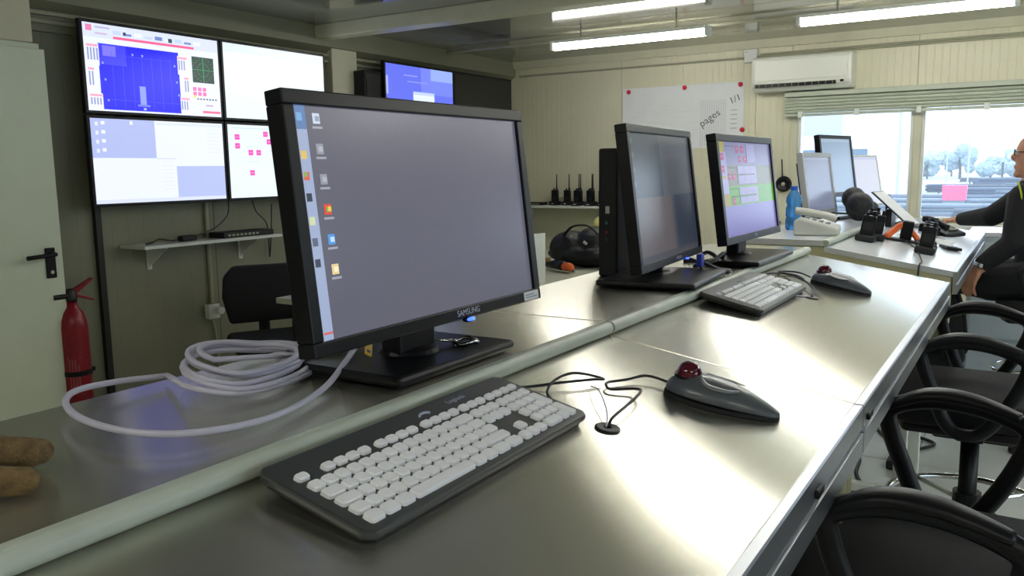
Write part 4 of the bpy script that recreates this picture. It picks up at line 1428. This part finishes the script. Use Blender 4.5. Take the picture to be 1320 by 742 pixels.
# water bottle
wbm = bpy.data.materials.new('blue_bottle_plastic')
wbm.use_nodes = True
b_ = wbm.node_tree.nodes['Principled BSDF']
nzb = wbm.node_tree.nodes.new('ShaderNodeTexNoise')
nzb.inputs['Scale'].default_value = 14
crb = wbm.node_tree.nodes.new('ShaderNodeValToRGB')
crb.color_ramp.elements[0].color = lin('3f8fd8') + (1,)
crb.color_ramp.elements[1].color = lin('78bdf0') + (1,)
wbm.node_tree.links.new(nzb.outputs['Fac'], crb.inputs['Fac'])
wbm.node_tree.links.new(crb.outputs['Color'], b_.inputs['Base Color'])
b_.inputs['Roughness'].default_value = .12
b_.inputs['Transmission Weight'].default_value = .55
b_.inputs['IOR'].default_value = 1.2
bo = thing('water_bottle', 'blue plastic water bottle standing beside the desk telephone', 'bottle', (4.02, .945, 1.101))
MB().lathe([(0, 0), (.030, 0), (.036, .008), (.036, .05), (.032, .058), (.036, .066), (.036, .10), (.030, .115), (.036, .13), (.034, .15), (.018, .178), (.014, .185), (0, .185)], 24).build('bottle_body', wbm, bo, smooth=True)
MB().lathe([(0, .184), (.017, .184), (.017, .202), (0, .203)], 18).build('cap', mat('blue_cap', '2060c8', .4), bo)
# black bag-like heap and cases
bg_ = MB()
for (x, y, z, r, sx, sy, sz) in ((4.62, .735, 1.135, .10, 1.0, .7, .75), (4.70, .78, 1.175, .085, 1.0, .7, .7), (4.55, .72, 1.15, .08, .9, .8, .7), (4.78, .72, 1.12, .07, 1.1, .8, .6)):
    bg_.ball((x, y, z), r, sx, sy, sz)
bo_ = remeshed('black_pouch', bg_, .008, 3)
bo_.location = (0, .02, .048)
bo_.data.materials.append(mat('black_nylon', '131418', .6, var=.3, vscale=40, bump=.5, bscale=60))
tag(bo_, 'rumpled black pouch heaped below the taller monitor', 'pouch')
desk_radios = [(3.97, .62, 0, .13, 'black handheld radio standing left of the orange radio'), (4.09, .60, .2, .13, 'black handheld radio just beside the orange radio'), (4.24, .645, .1, .14, 'black handheld radio nearest the black pouch on the window desk'),
               (3.92, .375, .0, .12, 'black handheld radio nearest the front corner of the window desk'), (4.05, .385, .2, .13, 'second black handheld radio from the window desk front corner'),
               (4.18, .395, .1, .14, 'third black handheld radio behind the front corner pair')]
DR = MB().box(-.045, .045, -.04, .04, 0, .03)
first = None
for (x, y, rz, h, lb) in desk_radios:
    if first is None:
        first = thing('charging_radio', lb, 'radio', (x, y, slopez(y, .001)), rz, 'radios on the window desk')
        DR.build('charger_cup', BLACKM, first, bevel=0.008)
        MB().box(-.018, .018, -.028, .028, .025, .115).build('body', BLACK, first, bevel=0.007)
        MB().cyl((0, -.016, .115), (0, -.016, .135), .008, 10).build('antenna_stub', BLACK, first)
        MB().cyl((0, .012, .115), (0, .012, .127), .007, 10).build('knob', BLACK, first)
        MB().box(-.0195, -.018, -.02, .02, .05, .085).build('speaker_grille', BLACKM, first)
        o = first
    else:
        o = copy_tree(first)
        o.location = (x, y, slopez(y, .001))
        o.rotation_euler = (0, 0, rz)
        o['label'] = lb
    o.rotation_euler = (SL, 0, rz)
orr = thing('orange_holder', 'orange plastic clip holding a black radio on the window desk', 'holder', (4.27, .505, slopez(.505, .001)))
orr.rotation_euler = (SL, 0, .2)
ORG = mat('orange_plastic', 'e0601a', .4)
MB().tube(spline([(-.06, .075, .012), (-.02, .045, .045), (.0, .02, .07), (.0, -.01, .07), (.01, -.045, .035), (.03, -.07, .012)], 6), .014, 8, flat=(1.4, .7)).build('strap', ORG, orr, smooth=True)
MB().box(-.02, .02, -.035, .015, .0, .095).build('radio_body', BLACK, orr, bevel=0.008)
MB().box(-.06, .05, -.06, .08, 0, .008).build('foot_plate', BLACKM, orr, bevel=0.003)
mp_ = thing('mobile_phone', 'flat black mobile phone near the front edge of the window desk', 'phone', (4.28, .305, slopez(.305, .001)))
mp_.rotation_euler = (SL, 0, .35)
MB().box(-.065, .065, -.032, .032, 0, .014).build('case', BLACK, mp_, bevel=0.004)
MB().box(-.05, .04, -.027, .027, .014, .0145).build('display', BLACKG, mp_)
for i, (x, y, sx, sy, lb) in enumerate(((4.66, .50, .11, .07, 'white sheet of paper flat behind the orange clip'), (4.55, .36, .12, .05, 'white sheet of paper flat at the front of the window desk'))):
    p = MB().box(x - sx, x + sx, -sy, sy, 0, .0012)
    q = p.build('paper_sheet', PAPER)
    q.location = (0, y, slopez(y, .001))
    q.rotation_euler = (SL, 0, 0)
    tag(q, lb, 'paper')
kb3 = thing('keyboard', 'grey low keyboard near the hand of the seated person', 'keyboard', (5.28, .56, slopez(.56, .001)))
kb3.rotation_euler = (SL, 0, -.1)
MB().box(-.20, .20, -.065, .065, .002, .018).build('base', mat('grey_keyboard', '7c8084', .5), kb3, bevel=0.004)
for j in range(5):
    for k in range(14):
        MB().box(-.19 + k * .027, -.168 + k * .027, -.055 + j * .0225, -.037 + j * .0225, .018, .023).build('key', mat('grey_keys'), kb3)
wc = thing('webcam', 'small dark desk microphone on the window desk beside the mullion', 'microphone', (5.30, .72, 1.101))
MB().lathe([(0, 0), (.035, 0), (.035, .008), (.012, .014), (0, .015)], 18).build('foot', BLACK, wc)
MB().cyl((0, 0, .012), (0, 0, .09), .006, 8).build('stem', BLACK, wc)
MB().ball((0, 0, .105), .022).build('head', BLACK, wc, smooth=True)
tt = thing('tape_dispenser', 'black desk tool standing beside the grey keyboard', 'stapler', (4.83, .44, slopez(.44, .001)))
tt.rotation_euler = (SL, 0, .5)
MB().prism([(-.07, 0), (.07, 0), (.07, .012), (.05, .03), (-.03, .055), (-.07, .04)], 1, -.018, .018).build('body', BLACK, tt, bevel=0.005)
MB().box(-.065, .065, -.02, .02, 0, .006).build('plate', BLACK, tt)
bt = thing('black_telephone', 'black desk telephone on the window desk between clip and keyboard', 'telephone', (4.98, .40, slopez(.40, .001)))
bt.rotation_euler = (SL, 0, -.5)
MB().prism([(-.08, 0), (-.08, .02), (.06, .05), (.08, .045), (.08, 0)], 0, -.09, .09).build('body', BLACK, bt, bevel=0.006)
MB().tube(spline([(-.07, -.07, .05), (-.07, -.03, .062), (-.07, .03, .075), (-.07, .07, .07)], 5), .018, 10).build('handset', BLACK, bt, smooth=True)
for i in range(3):
    for j in range(3):
        MB().box(.0 + j * .025, .016 + j * .025, -.05 + i * .026, -.034 + i * .026, .030 + i * .0055, .036 + i * .0055).build('key', GREYP, bt)
tag(MB().tube(spline([(4.24, .50, slopez(.50, .012)), (4.0, .42, slopez(.42, .006)), (3.60, .352, slopez(.352, .006)), (3.498, .35, slopez(.35, .002)), (3.490, .352, .98), (3.492, .352, .86)], 8), .003, 6).build('radio_cable', CABLEB, smooth=True),
    'thin dark cable hanging over the cream end of the window desk', 'cable')
tag(MB().tube(spline([(3.90, 1.0, 1.106), (4.0, 1.03, 1.13), (4.1, 1.05, 1.15), (4.2, 1.05, 1.12)], 6), .006, 6).build('phone_cable', CABLEB, smooth=True), 'black cable behind the blue water bottle', 'cable')

# ------------------------------------------------------------------ rear table with bag, radio and helmet
rt = thing('rear_table', 'low pale table behind the steel console near the left wall', 'table', (0, 0, 0))
TBL = mat('pale_table_laminate', 'b9bba8', .35, var=.03)
MB().box(3.02, 6.1, 2.32, 3.34, .72, .75).build('table_top', TBL, rt, bevel=0.003)
for x in (3.1, 6.02):
    for y in (2.40, 3.26):
        MB().box(x - .025, x + .025, y - .025, y + .025, 0, .72).build('leg', DARKMETAL, rt)
bb = MB()
for (x, y, z, r, sx, sy, sz) in ((4.98, 2.62, .84, .16, 1.0, .95, .72), (5.02, 2.46, .86, .16, 1.0, .9, .78), (5.08, 2.34, .83, .14, 1.0, 1.0, .7), (5.0, 2.5, .80, .2, 1, 1.5, .4)):
    bb.ball((x, y, z), r, sx, sy, sz)
bgo = remeshed('shoulder_bag', bb, .01, 3)
bgo.location = (0, 0, .032)
bgo.data.materials.append(mat('black_bag_nylon', '0e0f12', .55, var=.3, vscale=30, bump=.4, bscale=35))
tag(bgo, 'black soft bag on the rear table seen between the monitors', 'bag')
MB().tube(spline([(4.87, 2.62, .93), (4.86, 2.55, .99), (4.88, 2.45, .995), (4.89, 2.38, .94)], 6), .012, 8, flat=(1.4, .5)).build('strap', BLACKM, bgo, smooth=True)
MB().box(-.006, .006, -.015, .015, -.008, .008, Matrix.Translation((4.862, 2.46, .885)) @ Matrix.Rotation(.6, 4, 'X')).build('buckle', WHITE, bgo, bevel=0.003)
MB().box(-.006, .006, -.012, .012, -.008, .008, Matrix.Translation((4.84, 2.55, .93))).build('buckle', GREYP, bgo, bevel=0.003)
hr = thing('hand_tool', 'black tool with an orange end lying in front of the black bag', 'tool', (4.66, 2.55, .751), radians(-34))
MB().tube([(-.02, .10, .035), (.0, .03, .04), (0, -.06, .04), (0, -.10, .036)], [.025, .038, .038, .03], 12, flat=(1, .8)).build('body', BLACK, hr, smooth=True)
MB().tube([(0, -.10, .038), (0, -.15, .04), (.0, -.175, .036)], [.034, .034, .022], 12, flat=(1, .8)).build('orange_end', ORG, hr, smooth=True)
MB().tube(spline([(-.02, .10, .03), (-.05, .16, .045), (.0, .19, .02), (.05, .14, .012)], 6), .010, 8).build('lead', BLACK, hr, smooth=True)
MB().box(.035, .05, -.15, -.06, .004, .02).build('metal_clip', CHROME, hr, bevel=0.003)
sm = thing('wooden_block', 'small tan block on the rear table near the monitor edge', 'block', (5.05, 2.88, .751))
MB().box(-.03, .03, -.045, .045, 0, .03).build('block', mat('tan_wood', 'a98a48', .6), sm, bevel=0.008)
MB().box(-.02, .02, -.046, .046, .03, .034).build('lid', mat('tan_wood'), sm)
wp = thing('white_binder', 'upright white binder edge beside the foreground monitor', 'binder', (4.05, 2.36, .751))
MB().box(-.10, .10, -.006, .02, 0, .285).build('cover', WHITE, wp, bevel=0.002)
MB().box(-.095, .095, -.0, .016, .003, .280).build('pages', PAPER, wp)
hh = MB()
hh.ball((5.62, 2.66, .98), .13, 1.0, .85, .62)
hh.ball((5.58, 2.66, .93), .15, 1.0, .9, .2)
ho = remeshed('hard_hat', hh, .007, 3)
ho.data.materials.append(mat('pale_yellow_shell', 'c9c27a', .4))
tag(ho, 'pale yellow hard hat resting behind the black bag', 'helmet')
MB().box(5.50, 5.74, 2.55, 2.77, .751, .92).build('support_box', mat('grey_box', '5c6068', .6), ho, bevel=0.006)
MB().cyl((5.50, 2.60, 1.0), (5.49, 2.60, 1.0), .012, 10).build('badge', BLACK, ho)


def visitor_chair(label, x, y, rz, hgt):
    r = thing('swivel_chair', label, 'chair', (x, y, 0), rz, 'swivel chairs at the rear table')
    MB().prism([(-.23, -.22), (.23, -.22), (.24, .2), (-.24, .2)], 2, .43, .51).build('seat', FABRIC, r, bevel=0.03, seg=3)
    MB().prism([(-.20, .55), (-.235, .7), (-.225, hgt - .06), (-.17, hgt), (.17, hgt), (.225, hgt - .06), (.235, .7), (.20, .55)], 1, -.27, -.22).build('backrest', FABRIC, r, bevel=0.02, seg=3, smooth=True)
    MB().tube(spline([(0, -.1, .42), (0, -.26, .44), (0, -.29, .55), (0, -.28, .75)], 6), .02, 8, flat=(1.6, .6)).build('back_bar', CHAIRB, r)
    MB().cyl((0, 0, .08), (0, 0, .44), .025, 12).build('gas_column', BLACK, r)
    for k in range(5):
        a = 2 * pi * k / 5
        lg = MB().tube([(.02 * cos(a), .02 * sin(a), .10), (.28 * cos(a), .28 * sin(a), .07)], [.028, .018], 8).build('base_leg', CHAIRB, r)
        MB().ball((.28 * cos(a), .28 * sin(a), .028), .028, u=10, v=6).build('caster', BLACK, lg)
    return r


visitor_chair('black swivel chair behind the left end of the rear table', 3.17, 3.52, radians(150), .88)
visitor_chair('dark swivel chair by the radio shelf at the corner', 5.75, 3.62, radians(150), .98)

# power lead and adapter on the floor under the console
fa = thing('floor_adapter', 'black power adapter with coiled lead on the floor under the console', 'adapter', (4.15, .46, .0))
MB().box(-.10, .10, -.04, .04, 0.001, .045).build('case', BLACKM, fa, bevel=0.008)
MB().tube(spline([(.10, 0, .02), (.25, -.06, .01), (.38, -.12, .01), (.45, -.02, .01), (.32, .05, .01), (.22, .0, .01), (.45, .14, .01), (.62, .18, .01)], 8), .008, 6).build('lead', CABLEB, fa)
MB().tube(spline([(-.10, 0, .02), (-.28, -.05, .01), (-.40, .06, .01), (-.25, .14, .01), (-.05, .16, .01), (.1, .2, .01)], 8), .008, 6).build('lead', CABLEB, fa)

# ------------------------------------------------------------------ yard outside the window
GZ = -2.6
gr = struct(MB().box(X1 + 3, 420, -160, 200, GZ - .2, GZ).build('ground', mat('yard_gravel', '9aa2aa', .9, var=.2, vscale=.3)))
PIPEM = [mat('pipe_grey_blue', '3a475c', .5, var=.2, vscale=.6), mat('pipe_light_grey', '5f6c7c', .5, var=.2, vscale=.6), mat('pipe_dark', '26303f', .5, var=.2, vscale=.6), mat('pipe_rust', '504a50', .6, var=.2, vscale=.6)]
bund = {}


def bundle(x, y, kind, L, n, rows, r, lb, rz=0, lift=0.15):
    key_ = (kind, L, n, rows, lift)
    if key_ not in bund:
        rt_ = thing('pipe_stack', lb, 'pipe stack', (x, y, GZ), rz, 'stacks of steel pipes in the yard')
        for k in (-.35, .35):
            MB().box(-n * r - .1, n * r + .1, L * k - .1, L * k + .1, 0, lift).build('bearer', mat('timber_bearer', '5c564e', .8), rt_)
        pm = MB()
        for j in range(rows):
            for i in range(n - (j % 2)):
                dy = random.uniform(-.5, .5)
                px_, pz_ = -n * r + r + i * 2 * r + (r if j % 2 else 0), lift + r + j * r * 1.75
                pm.cyl((px_, dy - L / 2, pz_), (px_, dy + L / 2, pz_), r * .97, 8)
        pm = pm.build('pipes', PIPEM[kind], rt_)
        pm['kind'] = 'stuff'
        bund[key_] = rt_
        return rt_
    o = copy_tree(bund[key_])
    o.location = (x, y, GZ)
    o.rotation_euler = (0, 0, rz)
    o['label'] = lb
    return o


random.seed(21)
kinds = [(0, 12, 7, 6, .11, .2), (1, 12, 6, 5, .14, .2), (2, 12, 8, 4, .12, .6), (3, 9, 6, 4, .12, .3), (2, 8, 6, 6, .10, .15), (0, 6, 5, 3, .16, .9), (1, 6, 8, 3, .10, .2)]
rowsx = [(38, 0), (45, 2), (52, -3), (60, 1), (68, -2), (77, 3), (87, -1), (98, 2), (110, -3), (124, 0), (140, 4), (160, -4), (185, 2)]
for (rx, off) in rowsx:
    y = -3 - rx * .05 + off
    ymax = rx * .23 if rx < 90 else 9.0
    while y < ymax - 4:
        k = random.choice(kinds)
        bundle(rx + random.uniform(-1.5, 1.5), y + k[1] / 2, k[0], k[1], k[2], k[3], k[4], 'long stack of grey steel pipes lying in the yard outside', radians(random.uniform(-6, 6)), k[5])
        y += k[1] + random.uniform(.5, 2.0)

# red container, factory hall, masts, trees
rcn = thing('red_container', 'pink red skip standing among the pipe stacks outside', 'container', (64.2, 4.5, GZ))
PK = mat('pink_red_paint', 'e8507c', .5)
MB().prism([(-.68, 1.5), (.68, 1.5), (.75, 2.5), (-.75, 2.5)], 0, -.6, .6).build('body', PK, rcn)
for y in (-.6, -.2, .2, .6):
    MB().box(-.64, -.6, y - .04, y + .04, 1.5, 2.5).build('rib', PK, rcn)
MB().box(-.55, .55, -.6, .6, 0, 1.5).build('stand', PIPEM[1], rcn)

fh = thing('factory_hall', 'white and pale blue factory hall behind the yard', 'building', (95, 0, GZ))
HW = mat('hall_white_sheet', 'e4e8ec', .6)
HB = mat('hall_pale_blue_sheet', 'a9bccb', .6)
MB().box(0, 40, 14.2, 60, 0, 11).build('wall', HW, fh)
MB().box(-.3, 0, 17.5, 60, 7.3, 9.8).build('blue_band', HB, fh)
for k in range(7):
    MB().box(-.4, -.3, 17.5 + k * 4, 17.6 + k * 4, 7.3, 9.8).build('band_joint', HW, fh)
for k in range(5):
    y = 15.0 + k * 5
    q = MB().box(-.2, 0, y, y + 3.2, 1.2, 5.6).build('window', mat('hall_dark_opening', '4c6478', .5), fh)
    MB().box(-.35, -.2, y + 1.5, y + 1.7, 1.2, 5.6).build('window_bar', HW, q)
MB().box(-.6, 40, 13.8, 60.4, 11, 11.4).build('roof_edge', HW, fh)
MB().tube(spline([(-1.5, 11.8, 0), (-1.5, 11.8, 9.5), (-1.5, 12.4, 10.6), (-1.5, 13.6, 11.0)], 6), .16, 8).build('lamp_post', HB, fh)
TREE = [mat('far_tree_leaves_hazed', '9cacb0', .9, var=.25, vscale=1.5), mat('far_tree_leaves_hazed_dark', '8c9ea4', .9, var=.25, vscale=1.5)]  # distance haze is put into these pale blue-grey leaf colours
random.seed(33)
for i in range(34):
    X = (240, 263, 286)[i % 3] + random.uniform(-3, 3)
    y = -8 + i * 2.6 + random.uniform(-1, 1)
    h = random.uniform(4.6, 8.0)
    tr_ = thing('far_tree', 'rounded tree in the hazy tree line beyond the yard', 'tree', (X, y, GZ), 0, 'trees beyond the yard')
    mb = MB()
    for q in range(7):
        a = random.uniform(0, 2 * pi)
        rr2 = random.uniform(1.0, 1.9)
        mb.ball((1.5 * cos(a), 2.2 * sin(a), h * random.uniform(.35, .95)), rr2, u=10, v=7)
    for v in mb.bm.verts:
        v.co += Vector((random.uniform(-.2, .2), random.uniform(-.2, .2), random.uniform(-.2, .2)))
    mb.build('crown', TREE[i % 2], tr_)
    MB().cyl((0, 0, 0), (0, 0, h * .6), .25, 8).build('trunk', mat('far_trunk', '5a5550', .9), tr_)
for i, (X, y, h, lb) in enumerate(((180, 19.5, 14, 'tall thin mast left of centre beyond the yard'), (190, 15, 16, 'tall lattice mast beyond the yard in the middle of the pane'), (170, 10, 10, 'short pole beyond the yard behind the pipe stacks'))):
    p = thing('lattice_mast', lb, 'mast', (X, y, GZ))
    MB().cyl((0, 0, 0), (0, 0, h), .14, 6).build('pole', mat('mast_steel', 'aab4be', .5), p)
    for z in (h * .5, h * .7, h * .9):
        MB().box(-.05, .05, -.8, .8, z, z + .1).build('cross_arm', mat('mast_steel'), p)
